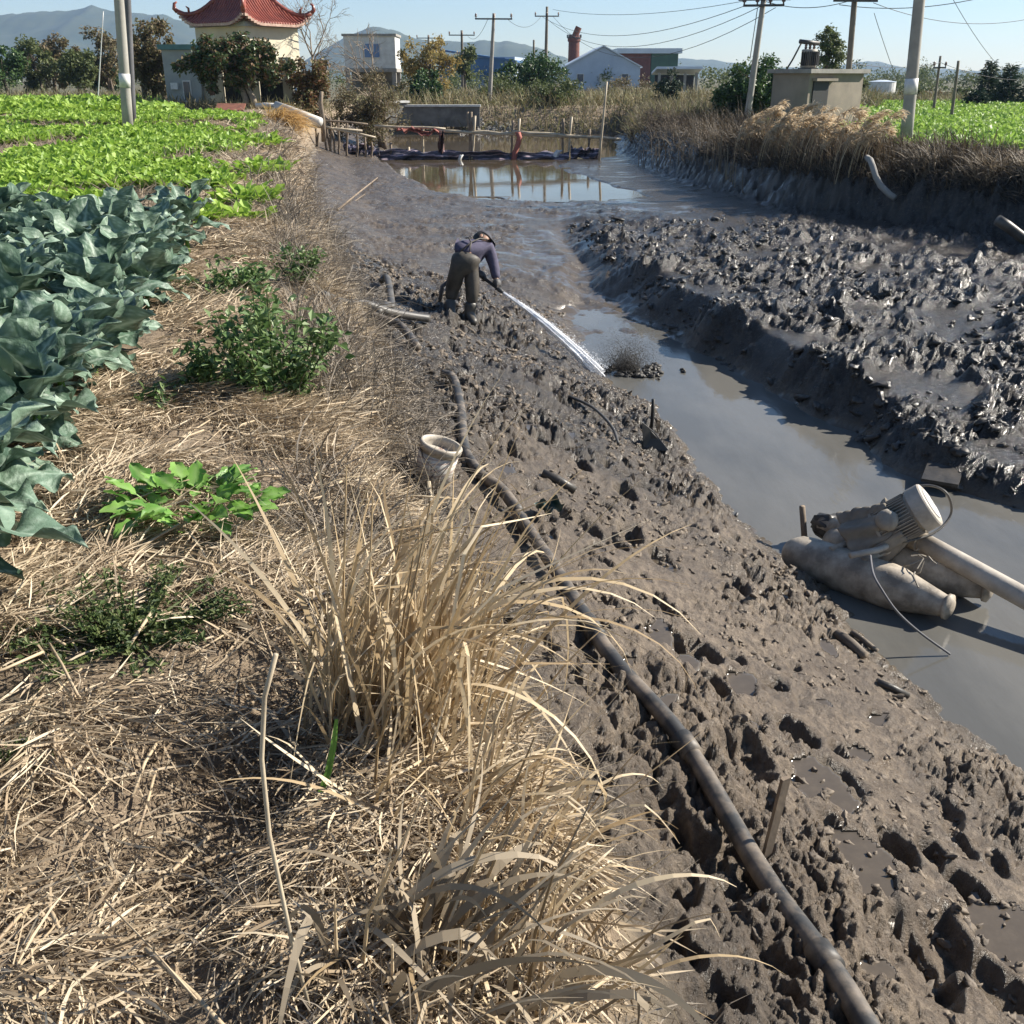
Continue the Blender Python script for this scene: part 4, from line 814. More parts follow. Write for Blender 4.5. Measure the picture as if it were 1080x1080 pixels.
wp = at(291, 111, 38); o = MB().tube([at(x, y_, yy_) - wp for x, y_, yy_ in ((270, 111, 38.3), (280, 110.5, 38.2), (290, 111, 38))], .07, 8).tube([at(291, 111.5, 38) - wp, at(315, 120, 37.6) - wp, at(338, 129, 37.2) - wp], .155, 14).build('white_pipe', MT['pvc_white'], smooth=True); o.location = wp
tag(o, 'fat white pipe sloping down beside the stakes on the left bank', 'pipe')
tag(MB().tube([(0, 0, -.3), (.02, 0, .5), (-.03, 0, 1.0), (.05, 0, 1.35)], [.09, .08, .08, .06], 8).build('dark_post', MT['stake'], smooth=True), 'dark weathered post rising at the lower end of the white pipe', 'post').location = at(341, 140, 38)
# pipes on the right bank
o = MB().tube([at(x, y_, 22.9 if k == 0 else 21.95 - k * .12) - at(928, 190, 21) for k, (x, y_) in enumerate(((914, 166), (918, 169), (921, 177), (924, 187), (929, 196), (938, 205), (944, 209)))], .062, 12).build('bank_pipe', MT['concrete'], smooth=True); o.location = at(928, 190, 21)
tag(o, 'pale bent pipe sticking out of the dark grass on the right bank', 'pipe')
o = MB().tube([at(x, y_, 17.7) - at(1070, 240, 17.7) for x, y_ in ((1052, 232), (1062, 238), (1075, 248), (1095, 262))], .09, 12).build('bank_pipe', MT['hose'], smooth=True); o.location = at(1070, 240, 17.7)
tag(o, 'dark thick pipe at the right frame edge under the bank grass', 'pipe')
# ------------------------------------------------------------------ straw, grass and weeds that cover the ground (nobody could count them)
def E_kale(y): return -1.81 - .2 * (y - 3.3) + np.where(y > 8, .02 * (y - 8), 0)
def area(n, y0, y1, fx0, fx1, pw=1.0):
    y = y0 + (y1 - y0) * RNG.random(n) ** pw; a, b = fx0(y), fx1(y); x = a + (b - a) * RNG.random(n); return x, y
q = MB()
x, y = area(95000, .6, 5.6, lambda y: np.maximum(-.56 * y - .6, E_kale(y) - .5 - 9 * (y < 2.7)), lambda y: f_xb(y) + .0, .8)
dn = fbm(x * 1.4, y * 1.4, 301, 3); keepm = RNG.random(len(x)) < (.5 + dn * 1.2) * (1 - .85 * np.exp(-((x + .72) / .2) ** 2 - ((y - 2.05) / .48) ** 2)); x, y = x[keepm], y[keepm]
yaw = fbm(x * .8, y * .8, 302, 2) * 3 + RNG.normal(0, .9, len(x))
blades(q, np.stack([x, y, gz(x, y) + U(.0, .055, len(x)) + .03 * (dn[keepm] > .1)], -1), yaw, RNG.normal(.06, .2, len(x)), U(.05, .24, len(x)), U(.002, .0075, len(x)), U(-.1, .35, len(x)), 3, 1.0, 1.2, .5)
x, y = area(42000, 5.2, 13, lambda y: E_kale(y) - .3, lambda y: f_xb(y) + .02, .8)
keepm = RNG.random(len(x)) < .45 + fbm(x * 1.1, y * 1.1, 303, 3) * 1.2; x, y = x[keepm], y[keepm]
blades(q, np.stack([x, y, gz(x, y) + U(0, .05, len(x))], -1), fbm(x * .6, y * .6, 304, 2) * 3 + RNG.normal(0, .9, len(x)), RNG.normal(.08, .2, len(x)), U(.08, .28, len(x)), U(.004, .011, len(x)), U(-.1, .4, len(x)), 3, 1.0, 1.2, .5)
x, y = area(9000, 12, 36, lambda y: -.26 * y - .9, lambda y: f_xb(y) + .1, .8)
blades(q, np.stack([x, y, gz(x, y)], -1), U(0, 2 * PI, len(x)), RNG.normal(.2, .3, len(x)), U(.12, .4, len(x)), U(.01, .02, len(x)), U(0, .5, len(x)), 3, 1, 1.2, .5)
tag(q.build('dry_straw', MT['straw'], attr=True), kind='stuff')
q = MB()                                       # thicker cut stalks lying about in the straw
x, y = area(230, .9, 5.5, lambda y: np.maximum(-.56 * y - .4, E_kale(y)), lambda y: f_xb(y) - .1)
for a, b in zip(x, y):
    L = U(.1, .38); an = U(0, 2 * PI); z = float(gz(a, b)) + U(.02, .06); d = np.array([math.cos(an), math.sin(an), U(-.05, .15)])
    q.tube([np.array([a, b, z]), np.array([a, b, z]) + d * L * .5 + [0, 0, U(-.01, .02)], np.array([a, b, z]) + d * L], U(.002, .0055), 6)
tag(q.build('dry_stalks', M('stalk', (.5, .4, .26), (.3, .22, .14), 9, .6, .1), smooth=True), kind='stuff')
q = MB()                                       # shrivelled grey leaves below the reeds
x, y = area(9000, .9, 6, lambda y: f_xb(y) - 1.1, lambda y: f_xb(y) + .15)
k = RNG.random(len(x)) < .5 + fbm(x * 1.5, y * 1.5, 306, 2); x, y = x[k], y[k]; m = len(x)
q.inst(LT * np.array([1, .9, 2.5]), LF, rot3(U(0, 6.3, m), RNG.normal(.1, .7, m), RNG.normal(0, .9, m)), np.stack([x, y, gz(x, y) + U(0, .1, m)], -1), U(.009, .022, m))
m = 2600; x, y = -.72 + RNG.normal(0, .17, m), 2.05 + RNG.normal(0, .34, m); q.inst(LT * np.array([1, .9, 2.5]), LF, rot3(U(0, 6.3, m), RNG.normal(.1, .7, m), RNG.normal(0, .9, m)), np.stack([x, y, gz(x, y) + U(0, .14, m)], -1), U(.009, .02, m)); tag(q.build('dead_leaves', MT['deadleaf']), kind='stuff')
q = MB()                                       # grey twiggy brush along the edge of the bank
for (n, y0, y1, a0, a1, h0, h1, w0, w1) in ((26000, 3.6, 14, -.6, .25, .1, .5, .003, .008), (2600, 6, 17, -.5, .25, .4, .85, .004, .008), (5000, 13, 30, -.9, .3, .2, .6, .009, .018), (7000, 1.0, 4.2, -.95, .2, .08, .3, .002, .005)):
    x, y = area(n, y0, y1, lambda y: f_xb(y) + a0, lambda y: f_xb(y) + a1)
    k = RNG.random(n) < .5 + 1.3 * fbm(x * .9, y * .9, 310, 2); x, y = x[k], y[k]; m = len(x)
    blades(q, np.stack([x, y, gz(x, y) - .01], -1), U(0, 6.3, m), RNG.normal(.5, .45, m), U(h0, h1, m), U(w0, w1, m), U(.1, 1.3, m), 4, 1, 1, 1.6)
tag(q.build('dry_brush', MT['brush'], attr=True), kind='stuff')
q = MB()                                       # grass fringe on the near bank top
x, y = area(2600, 4, 12, lambda y: f_xb(y) - 1.0, lambda y: f_xb(y) - .1)
k = RNG.random(len(x)) < .35 + 1.4 * fbm(x * .8, y * .8, 315, 2); x, y = x[k], y[k]; m = len(x)
blades(q, np.stack([x, y, gz(x, y)], -1), U(0, 6.3, m), RNG.normal(.9, .35, m), U(.1, .35, m), U(.003, .008, m), U(.3, 1.4, m), 4, .8, .8, .8)
tag(q.build('dry_grass', MT['reed_grey'], attr=True), kind='stuff')
q = MB()                                       # right bank
for (n, y0, y1, a0, a1, h0, h1) in ((9000, 12, 31, .45, 1.5, .2, .6), (19000, 12, 31, 1.0, 3.6, .25, .8), (9000, 30, 58, .2, 4.5, .3, .9)):
    x, y = area(n, y0, y1, lambda y: f_xt(y) + a0, lambda y: f_xt(y) + a1); m = len(x)
    blades(q, np.stack([x, y, gz(x, y) - .02], -1), RNG.normal(PI, 1.4, m), RNG.normal(1.0, .45, m), U(h0, h1, m) * (1 + .5 * fbm(x * .8, y * .8, 77, 2)), U(.008, .02, m), U(.3, 1.5, m), 4, .8, .8, .6)
tag(q.build('bank_grass', MT['bankgrass'], attr=True), kind='stuff')
q = MB()
x, y = area(16000, 58, 84, lambda y: -.15 * y, lambda y: .34 * y, 1.3); m = len(x)
blades(q, np.stack([x, y, gz(x, y) - .02], -1), U(0, 6.3, m), RNG.normal(1.1, .3, m), U(.3, 1.3, m), U(.03, .06, m), U(.2, 1.2, m), 3, .8, .8, .6)
x, y = area(5000, 42, 59, lambda y: f_xt(y) + .2, lambda y: f_xt(y) + 7, 1.0); m = len(x)
blades(q, np.stack([x, y, gz(x, y) - .02], -1), U(0, 6.3, m), RNG.normal(1.1, .3, m), U(.3, 1.0, m), U(.025, .045, m), U(.2, 1.2, m), 3, .8, .8, .6)
x, y = area(6000, 70, 77, lambda y: -.6 * y, lambda y: -.24 * y); m = len(x)
blades(q, np.stack([x, y, gz(x, y) - .02], -1), U(0, 6.3, m), RNG.normal(1.1, .3, m), U(.4, 1.1, m), U(.03, .06, m), U(.2, 1.2, m), 3, .8, .8, .6)
x, y = area(4500, 66, 76, lambda y: .3 * y, lambda y: .6 * y); m = len(x)
blades(q, np.stack([x, y, gz(x, y) - .02], -1), U(0, 6.3, m), RNG.normal(1.1, .3, m), U(.3, .9, m), U(.03, .06, m), U(.2, 1.2, m), 3, .8, .8, .6)
x, y = area(3500, 40, 52, lambda y: -.36 * y, lambda y: f_xb(y)); m = len(x)
blades(q, np.stack([x, y, gz(x, y) - .02], -1), U(0, 6.3, m), RNG.normal(1.1, .3, m), U(.2, .7, m), U(.02, .035, m), U(.2, 1.2, m), 3, .8, .8, .6)
tag(q.build('scrub_grass', MT['scrubgrass'], attr=True), kind='stuff')

def wavy_leaf(nt_, nw, petiole, width, droop, ruffle, cup, seed, lobes=0):   # template leaf along +X, attribute marks the veins
    r = np.random.default_rng(seed); t = np.linspace(0, 1, nt_)[:, None]; v = np.linspace(-1, 1, nw)[None]
    tb = np.clip((t - petiole) / (1 - petiole), 0, 1)
    wd = width * (np.sin(PI * np.clip(tb, 0, 1) ** .72) ** .62) + .018 * (1 - tb)
    if lobes: wd = wd * (1 + .22 * np.sin(tb * lobes * PI))
    x = t + .03 * np.abs(v) * np.sin(9 * t + seed); y = v * wd * (1 + .1 * np.sin(t * 17 + v * 2 + seed * 2))
    z = -droop * t ** 2.2 + cup * np.abs(v) ** 1.5 * wd + ruffle * np.abs(v) ** 1.6 * np.sin(t * r.uniform(12, 19) + np.sign(v) * r.uniform(0, 3) + seed) * (tb > 0) + ruffle * .5 * np.sin(t * 6 + v * 3 + seed)
    vein = np.exp(-(np.abs(v) * wd / (.018 + .012 * (1 - t))) ** 2) * (1 - .5 * t) + 0 * t
    side = (np.abs(((tb * 6 - np.abs(v) * 1.3) % 1) - .5) < .1) * .45 * (tb > .02) * (np.abs(v) < .85)
    i = np.arange(nt_ - 1)[:, None] * nw; j = np.arange(nw - 1)[None]
    return np.stack([x, y, z], -1).reshape(-1, 3), np.stack([i + j, i + j + 1, i + nw + j + 1, i + nw + j], -1).reshape(-1, 4), np.maximum(vein, side).ravel()
# leafy greens of the left field and the right field: a closed mass of plants
ML = [wavy_leaf(4, 3, .25, .3, .25, .05, .25, k) for k in range(3)]
def greens(mb, x, y, per, size, h, elm=.75):
    for k, (tv, tf, ta) in enumerate(ML):
        xx = np.repeat(x[k::3], per); yy = np.repeat(y[k::3], per); m = len(xx); sz = np.repeat(U(.7, 1.25, len(x[k::3])), per)
        mb.inst(tv, tf, rot3(U(0, 6.3, m), RNG.normal(elm, .35, m), RNG.normal(0, .4, m)), np.stack([xx + RNG.normal(0, .04, m), yy + RNG.normal(0, .04, m), gz(xx, yy) + h * U(0, .6, m)], -1), size * sz * U(.7, 1.3, m), ta)
f_ge = lambda y: ip(y, [10.8, 14, 17, 24, 30, 36], [-3.35, -3.75, -4.25, -5.9, -6.9, -8.6])
q = MB()
x, y = area(9500, 11.0, 35, lambda y: -.54 * y - 1.0, lambda y: f_ge(y) - .1 + .3 * perlin(y * 1.2, y * 0, 8), .75)
k = fbm(x * .33, y * .33, 330, 3) + .1 * perlin(x * 2, y * 2, 4) > -.22 + .12 * sm(y, 18, 26); x, y = x[k], y[k]
greens(q, x, y, 12, .15, .09)
x, y = area(5200, 35, 72, lambda y: -.6 * y, lambda y: -.32 * y + .5); k = np.abs(y - 44 - .6 * perlin(x * .3, x * 0, 2)) > 1.6; greens(q, x[k], y[k], 5, .3, .1)
tag(q.build('leafy_greens', MT['mustard'], attr=True), kind='stuff')
q = MB()
x, y = area(17000, 26, 70, lambda y: f_xt(y) + 3.0 + .12 * (y - 26), lambda y: .62 * y + 2, 1.2); greens(q, x, y, 5, .2, .1)
tag(q.build('leafy_greens', MT['fieldgreen'], attr=True), kind='stuff')
x, y = area(1500, 12, 32, lambda y: -.54 * y - 1, f_ge); k = fbm(x * .33, y * .33, 330, 3) < -.16; x, y = x[k], y[k]; x = np.repeat(x, 9) + RNG.normal(0, .2, len(x) * 9); y = np.repeat(y, 9) + RNG.normal(0, .2, len(y) * 9); m = len(x); q = MB()
blades(q, np.stack([x, y, gz(x, y)], -1), U(0, 6.3, m), RNG.normal(.6, .4, m), U(.15, .4, m), U(.008, .016, m), U(.2, 1, m), 3, 1, 1, .6)
tag(q.build('dry_grass', MT['reed_grey'], attr=True), kind='stuff')
def greens_clump(px, py, n, label, rad=.22, size=.2):
    p = hit(px, py); o = empty('leafy_green_plant', p, label, 'plant', 'single clumps of greens by the path'); mb = MB()
    for k, (tv, tf, ta) in enumerate(ML):
        m = n // 3; rr = rad * RNG.random(m) ** .5; a = U(0, 6.3, m)
        mb.inst(tv, tf, rot3(a + RNG.normal(0, .5, m), RNG.normal(.7, .35, m), RNG.normal(0, .3, m)), np.stack([rr * np.cos(a), rr * np.sin(a), U(0, .08, m)], -1), size * U(.7, 1.3, m), ta)
    mb.build('leaves', MT['mustard'], o, attr=True)
    s_ = MB(); 
    for a in np.linspace(0, 6, 8): s_.tube([(0, 0, -.03), (.5 * rad * math.cos(a), .5 * rad * math.sin(a), .08)], .008, 5)
    s_.build('stem', MT['radish'], o)
greens_clump(258, 213, 100, 'bright green leafy clump by the path, right behind the kale corner', .4)
greens_clump(272, 182, 110, 'bright green leafy clump at the field edge, left of the golden grass tuft', .55)
greens_clump(268, 153, 110, 'bright green leafy clump farthest up the path, beside the golden grass', .6, .22)
greens_clump(262, 233, 50, 'small yellow-green clump nearest the camera at the path, behind the kale', .25, .16)

# far woods that read as one mass
q = MB(); mt_ = MB(); rw_ = np.random.default_rng(66)
for k in range(190):
    yy_ = rw_.uniform(125, 290); sgn = rw_.choice([-1, 1, 1, 0]); xx_ = yy_ * (rw_.uniform(-.62, -.3) if sgn < 0 else rw_.uniform(.27, .66) if sgn > 0 else rw_.uniform(-.16, .28)); h_ = rw_.uniform(.5, .9) if .32 < xx_ / yy_ < .4 and yy_ < 175 else rw_.uniform(1.6, 3.8) if sgn else rw_.uniform(1.5, 3)
    crown(q, (xx_, yy_, 1.8 + h_ * .5), (rw_.uniform(2, 5), 2, h_ * .55), 420, .34, 22, k, gap=.33); mt_.tube([(xx_, yy_, 1.5), (xx_, yy_, 1.8 + h_ * .6)], .15, 5)
tag(q.build('far_woods', MT['t_mid']), kind='stuff')
# ------------------------------------------------------------------ kale plants in rows: each a thing with leaves and a stem
KL = [wavy_leaf(22, 13, .26, U(.25, .34), U(.2, .6), .08, U(.05, .3), 10 + k) for k in range(6)]
def kale(seed):
    r = np.random.default_rng(seed); o = bpy.data.objects.new('kale_plant', None); col.objects.link(o); o.empty_display_size = .2
    mb = MB(); n = 22
    for i in range(n):
        f = i / (n - 1); tv, tf, ta = KL[r.integers(0, 6)]
        L = (.16 + .22 * math.sin(PI * min(1, .25 + .75 * (1 - f))) ** .8) * r.uniform(.85, 1.15)
        mb.inst(tv, tf, rot3(np.array([i * 2.4 + r.normal(0, .25)]), np.array([.1 + 1.15 * f + r.normal(0, .14)]), np.array([r.normal(0, .35)])), np.array([[0, 0, .1 + .2 * f]]), np.array([L]), ta)
    mb.build('leaves', MT['kale'], o, smooth=True, attr=True)
    MB().tube([(0, 0, -.08), (.01, 0, .1), (0, 0, .34)], [.022, .02, .012], 8).build('stem', MT['radish'], o, smooth=True)
    return o
protos = [kale(s_) for s_ in range(7)]
ordn = ['first', 'second', 'third', 'fourth', 'fifth', 'sixth', 'seventh', 'eighth', 'ninth', 'tenth', 'eleventh', 'twelfth', 'thirteenth', 'fourteenth', 'fifteenth', 'sixteenth', 'seventeenth', 'eighteenth', 'nineteenth', 'twentieth', 'twenty-first', 'twenty-second', 'twenty-third', 'twenty-fourth']
r = np.random.default_rng(4); used = 0
for row in range(9):
    k = 0
    for j in range(24):
        yy = 2.12 + .46 * j + .2 * (row % 2) + r.normal(0, .05); xx = float(E_kale(yy)) - .22 - .53 * row + r.normal(0, .05)
        yy -= .1 * row
        if yy > 10.7 or xx < -.535 * yy - 1.0 or yy < 2.05: continue
        lb = f'blue-green kale plant, {ordn[k]} from the front in the {ordn[row]} row from the path'; k += 1
        pr = protos[used % 7]
        o = pr if used < 7 else copy_thing(pr)
        tag(o, lb, 'kale', 'kale plants in rows left of the path'); s_ = r.uniform(.85, 1.15)
        o.location = (xx, yy, float(gz(xx, yy))); o.rotation_euler = (r.normal(0, .08), r.normal(.05, .08), r.uniform(0, 6.3)); o.scale = (s_, s_, s_ * r.uniform(.9, 1.15)); used += 1

# ------------------------------------------------------------------ single weeds and tufts
def weed(label, px, py, w_, h, n, leaf, mat, seed, cat='weed', stems=16, lt=None, name='weed_bush', dz=0):
    p = hit(px, py, dz); o = empty(name, p, label, cat); r = np.random.default_rng(seed); q = MB(); s_ = MB(); tips = []
    for k in range(stems):
        a = r.uniform(0, 6.3); rr = w_ / 2 * r.random() ** .6; e = np.array([rr * math.cos(a), rr * math.sin(a), h * (1 - .55 * (rr / (w_ / 2)) ** 2) * r.uniform(.75, 1.05)])
        p0 = e * np.array([.25, .25, 0]); m_ = e * np.array([.7, .7, .5]); s_.tube([p0, m_, e], [.006, .005, .002], 5)
        t_ = r.random(n // stems)[:, None]; tips.append((1 - t_) ** 2 * p0 + 2 * t_ * (1 - t_) * m_ + t_ ** 2 * e)
    pos = np.concatenate(tips); pos = pos + r.normal(0, leaf * .55, pos.shape); m = len(pos); tv, tf = (LT * np.array([1, 1, 1.6]), LF) if lt is None else lt[:2]
    q.inst(tv, tf, rot3(r.uniform(0, 6.3, m), r.normal(.25, .5, m), r.normal(0, .5, m)), pos, leaf * r.uniform(.6, 1.4, m))
    s_.build('stem', MT['weed_dark'], o); q.build('leaves', MT[mat], o); return o
weed('tall dark green leafy weed at the path edge, biggest of the weeds', 288, 425, .92, .78, 2000, .06, 'weed', 1, stems=34)
weed('low round weed left of the tall dark green one', 210, 418, .42, .3, 520, .045, 'weed', 2, stems=14)
weed('sprawling low weed on the path behind the tall dark green one', 245, 308, .95, .25, 620, .065, 'weed', 3, stems=20)
weed('small weed on the bank slope behind the tall dark green one', 318, 300, .55, .4, 420, .055, 'weed', 4, stems=14)
weed('small pale weed at the kale edge', 172, 432, .3, .15, 120, .05, 'weed', 5, stems=8)
weed('fine-leaved dark green ground weed spreading below the broad-leaved plant', 132, 668, .8, .16, 3600, .02, 'weed_dark', 6, stems=60, name='ground_weed')
weed('fine-leaved weed fringe at the left edge in the straw', -5, 820, .35, .12, 700, .018, 'weed_dark', 7, stems=20, name='ground_weed')
o = empty('broadleaf_plant', hit(205, 560), 'bright green broad-leaved plant lying alone on the straw', 'plant'); q = MB(); r = np.random.default_rng(31)
RL = [wavy_leaf(9, 5, .3, .24, .3, .04, .3, 40 + k, lobes=5) for k in range(4)]
for i in range(95):
    tv, tf, ta = RL[i % 4]; a = r.uniform(0, 6.3); rr = .2 * r.random() ** .5
    q.inst(tv, tf, rot3(np.array([a]), np.array([r.normal(.5, .3)]), np.array([r.normal(0, .35)])), np.array([[rr * math.cos(a) * 1.25, rr * math.sin(a), .05 + .1 * r.random()]]), np.array([r.uniform(.08, .17)]), ta)
q.build('leaves', MT['radish'], o, smooth=True, attr=True)
q = MB()
for a in np.linspace(0, 6, 9): q.tube([(0, 0, -.02), (.12 * math.cos(a), .12 * math.sin(a), .05)], .006, 5)
q.build('stem', MT['radish'], o)
# reeds in front: clumps of long dry blades
def reed_clump(label, px, py, n, L0, L1, W0, W1, rad, lean_yaw, lean, droop, seed, mat='reed', elm=1.15, els=.22, ang=.9):
    global RNG
    p = hit(px, py); o = empty('reed_clump', p, label, 'reeds', 'dry reed clumps on the near bank'); keep_ = RNG; RNG = np.random.default_rng(seed)
    a = U(0, 6.3, n); rr = rad * RNG.random(n) ** .6; bx, by = rr * np.cos(a) * 1.2, rr * np.sin(a); bz = gz(p.x + bx, p.y + by) - p.z - .03
    yaw = np.where(RNG.random(n) < .68, lean_yaw + RNG.normal(0, ang, n), U(0, 6.3, n)); L = U(L0, L1, n)
    q = MB(); blades(q, np.stack([bx, by, bz], -1), yaw, np.minimum(RNG.normal(elm, els, n) - lean, 1.5), L, U(W0, W1, n), np.abs(RNG.normal(droop, .5, n)) * (L / L1) ** 2, 12, 1.1, .8, 1.0, .38)
    m2 = n // 14; a = U(0, 6.3, m2); rr = rad * RNG.random(m2) ** .6; bx, by = rr * np.cos(a), rr * np.sin(a)
    blades(q, np.stack([bx, by, gz(p.x + bx, p.y + by) - p.z - .03], -1), lean_yaw + RNG.normal(.1, .55, m2), RNG.normal(1.2, .12, m2), U(L1 * .75, L1 * 1.08, m2), U(W1 * .8, W1 * 1.35, m2), RNG.normal(1.9, .45, m2), 14, .6, .5, .5, .15)
    q.build('blades', MT[mat], o, attr=True)
    n2 = n // 3; a = U(0, 6.3, n2); rr = rad * 1.5 * RNG.random(n2) ** .6; q = MB(); bx, by = rr * np.cos(a) * 1.2, rr * np.sin(a)
    blades(q, np.stack([bx, by, gz(p.x + bx, p.y + by) - p.z], -1), U(0, 6.3, n2), RNG.normal(.25, .3, n2), U(L0 * .5, L1 * .7, n2), U(W0 * .8, W1, n2), np.abs(RNG.normal(.5, .4, n2)), 8, 1.2, 1, 1.4, .5)
    q.build('leaf_litter', MT['reed_grey'], o, attr=True)
    n3 = n // 7; s_ = MB()
    for k in range(n3):
        a = U(0, 6.3); rr = rad * .8 * RNG.random() ** .5; b = np.array([rr * math.cos(a) * 1.2, rr * math.sin(a), 0]); b[2] = float(gz(p.x + b[0], p.y + b[1])) - p.z - .03
        ly = lean_yaw + RNG.normal(0, .8); LL = U(L0 * .5, L1 * .75); l = U(.05, .45)
        s_.tube([b, b + np.array([math.cos(ly) * l * .3, math.sin(ly) * l * .3, .55]) * LL, b + np.array([math.cos(ly) * l, math.sin(ly) * l, 1]) * LL], [.005, .004, .002], 5)
    s_.build('stem', MT['reed'], o); RNG = keep_
    return o
reed_clump('tall pale clump of dry reeds arching over the white bucket, the upper one', 405, 775, 210, .35, 1.16, .004, .0155, .2, .3, .0, .8, 51, elm=1.3, els=.2, ang=.9)
reed_clump('dry reed clump behind the tall upper one, thinner and leaning right', 470, 735, 66, .4, .8, .005, .010, .17, .25, .1, .9, 52)
reed_clump('matted dry reed clump in the middle, fallen towards the mud', 485, 860, 110, .25, .6, .004, .011, .24, .2, .3, .8, 53)
reed_clump('broad-bladed grey dry reed clump at the bottom of the photo', 445, 1040, 85, .25, .62, .006, .02, .18, .3, .1, 1.3, 54, 'reed_grey')
reed_clump('splayed dry reed clump at the bottom edge next to the mud', 530, 1010, 75, .25, .55, .004, .010, .2, .1, .3, .9, 55)
def stalk(label, pts, r0, mat, Ys, cat='stalk', name='dry_stalk'):
    P_ = [at(x, y_, Y) for (x, y_), Y in zip(pts, Ys)]; o = MB().tube([p - P_[0] for p in P_], np.linspace(r0, r0 * 1.1, len(P_)), 8).build(name, MT[mat], smooth=True); o.location = P_[0]; return tag(o, label, cat)
g_ = hit(330, 1079)
stalk('long pale upright stalk left of the reeds, cut off at its tip', ((330, 1078), (306, 985), (284, 880), (276, 800), (279, 735), (291, 690)), .0042, 'bamboo', [g_.y + k for k in (.0, .02, .05, .08, .1, .1)])
q = MB(); g2_ = hit(322, 866).y; P_ = [at(x, y_, g2_ + Y) for x, y_, Y in ((322, 866, 0), (335, 845, .0), (346, 815, .01), (352, 785, .02), (355, 758, .03))]
v = np.array([[p + Vector((-wd, 0, 0)), p + Vector((0, -.004, 0)), p + Vector((wd, 0, 0))] for p, wd in zip(P_, (.005, .008, .009, .008, .004))]) - np.array(P_[0])
o = q.grid(v).build('grass_sprout', MT['radish'], smooth=True); o.location = P_[0]; tag(o, 'single green grass blade standing left of the upper reed clump', 'grass blade')
# tufts beyond
def tuft(name, label, cat, p, n, L0, L1, W0, W1, rad, yaw, mat, droop, grp=None, plumes=0, ysp=.6, elm=1.1):
    o = empty(name, p, label, cat, grp); a = U(0, 6.3, n); rr = rad * RNG.random(n) ** .6; x, y = rr * np.cos(a), rr * np.sin(a); q = MB()
    blades(q, np.stack([x, y, gz(p.x + x, p.y + y) - p.z - .03], -1), RNG.normal(yaw, ysp, n), RNG.normal(elm, .22, n), U(L0, L1, n), U(W0, W1, n), np.abs(RNG.normal(droop, .35, n)), 6, .6, .6, .3)
    q.build('blades', MT[mat], o, attr=True)
    if plumes:
        s_, h_ = MB(), MB()
        for k in range(plumes):
            a = U(0, 6.3); rr = rad * RNG.random() ** .5; b = np.array([rr * math.cos(a), rr * math.sin(a), 0]); b[2] = float(gz(p.x + b[0], p.y + b[1])) - p.z; L = U(L1 * .8, L1 * 1.35); ya = RNG.normal(yaw, .3)
            d = np.array([math.cos(ya), math.sin(ya), 0]); P_ = [b, b + d * L * .07 + [0, 0, L * .5], b + d * L * .2 + [0, 0, L * .88], b + d * L * .34 + [0, 0, L * .98]]
            s_.tube(P_, [.009, .008, .006, .004], 5); m = 40; t_ = RNG.random(m)[:, None]; base = P_[2] + (P_[3] - P_[2]) * t_ * 1.3 + np.array([0, 0, -.06]) * t_
            blades(h_, base, RNG.normal(ya, .4, m), RNG.normal(.1, .35, m), U(.1, .24, m), U(.01, .02, m), U(.3, 1.2, m), 3, .5, 1, .3)
        s_.build('stem', MT['reed'], o); h_.build('plume', MT['plume'], o, attr=True)
    return o
GP = 'plumed reed tufts on the right bank'
pl_ = [(782, 205, 'leftmost plumed reed tuft on the right bank, below the dark dense tree', 40), (806, 208, 'plumed reed tuft second from the left on the right bank', 55), (830, 211, 'pale plumed reed tuft in the middle of the right bank group', 45), (852, 213, 'plumed reed tuft below the concrete hut wall', 45), (876, 217, 'rightmost plumed reed tuft, next to the pale bank pipe', 45)]
for (px, py, lb, np_) in pl_:
    yb = {782: 28.3, 806: 26.6, 830: 25.3, 852: 24.2, 876: 23.2}[px]; p = Vector((float(f_xt(yb)) + .95, yb, 0)); p.z = float(gz(p.x, p.y)); tuft('plumed_reed', lb, 'reeds', p, 230, .35, .85, .009, .018, .5, .25, 'reed_dark', .6, GP, np_ - 5, ysp=2.2, elm=1.35)
for k, (px, py, lb) in enumerate(((1030, 215, 'pale dry grass tuft hanging over the right bank, by the dark pipe'), (940, 222, 'small pale grass tuft under the bank pipe'), (1072, 210, 'pale dry grass tuft at the right frame edge'))):
    yb = (20.3, 21.6, 19.5)[k]; p = Vector((float(f_xt(yb)) + 1.0, yb, 0)); p.z = float(gz(p.x, p.y)); tuft('grass_tuft', lb, 'grass', p, 160, .4, .8, .01, .018, .3, 2.6 if k else 3.4, 'reed_grey', 1.2, ysp=.9)
p = at(300, 156, 32); p.z = float(gz(p.x, p.y)); tuft('golden_grass', 'golden drooping grass tuft at the end of the path, by the left stakes', 'grass', p, 800, .5, 1.1, .012, .024, .42, -.3, 'goldgrass', 1.7, ysp=.8, elm=.95)
q = MB(); x, y = U(-.5, .5, 60), 0
for k in range(46):
    px = U(660, 770); p = at(px, 172, 36 - (px - 660) * .09); b = G(p.x + .4, p.y); q.tube([b, b + Vector((U(-.15, .15), U(-.2, .1), U(.5, 1.1)))], [.012, .006], 5)
tag(q.build('reed_stubble', MT['reed_grey'], attr=False), kind='stuff')

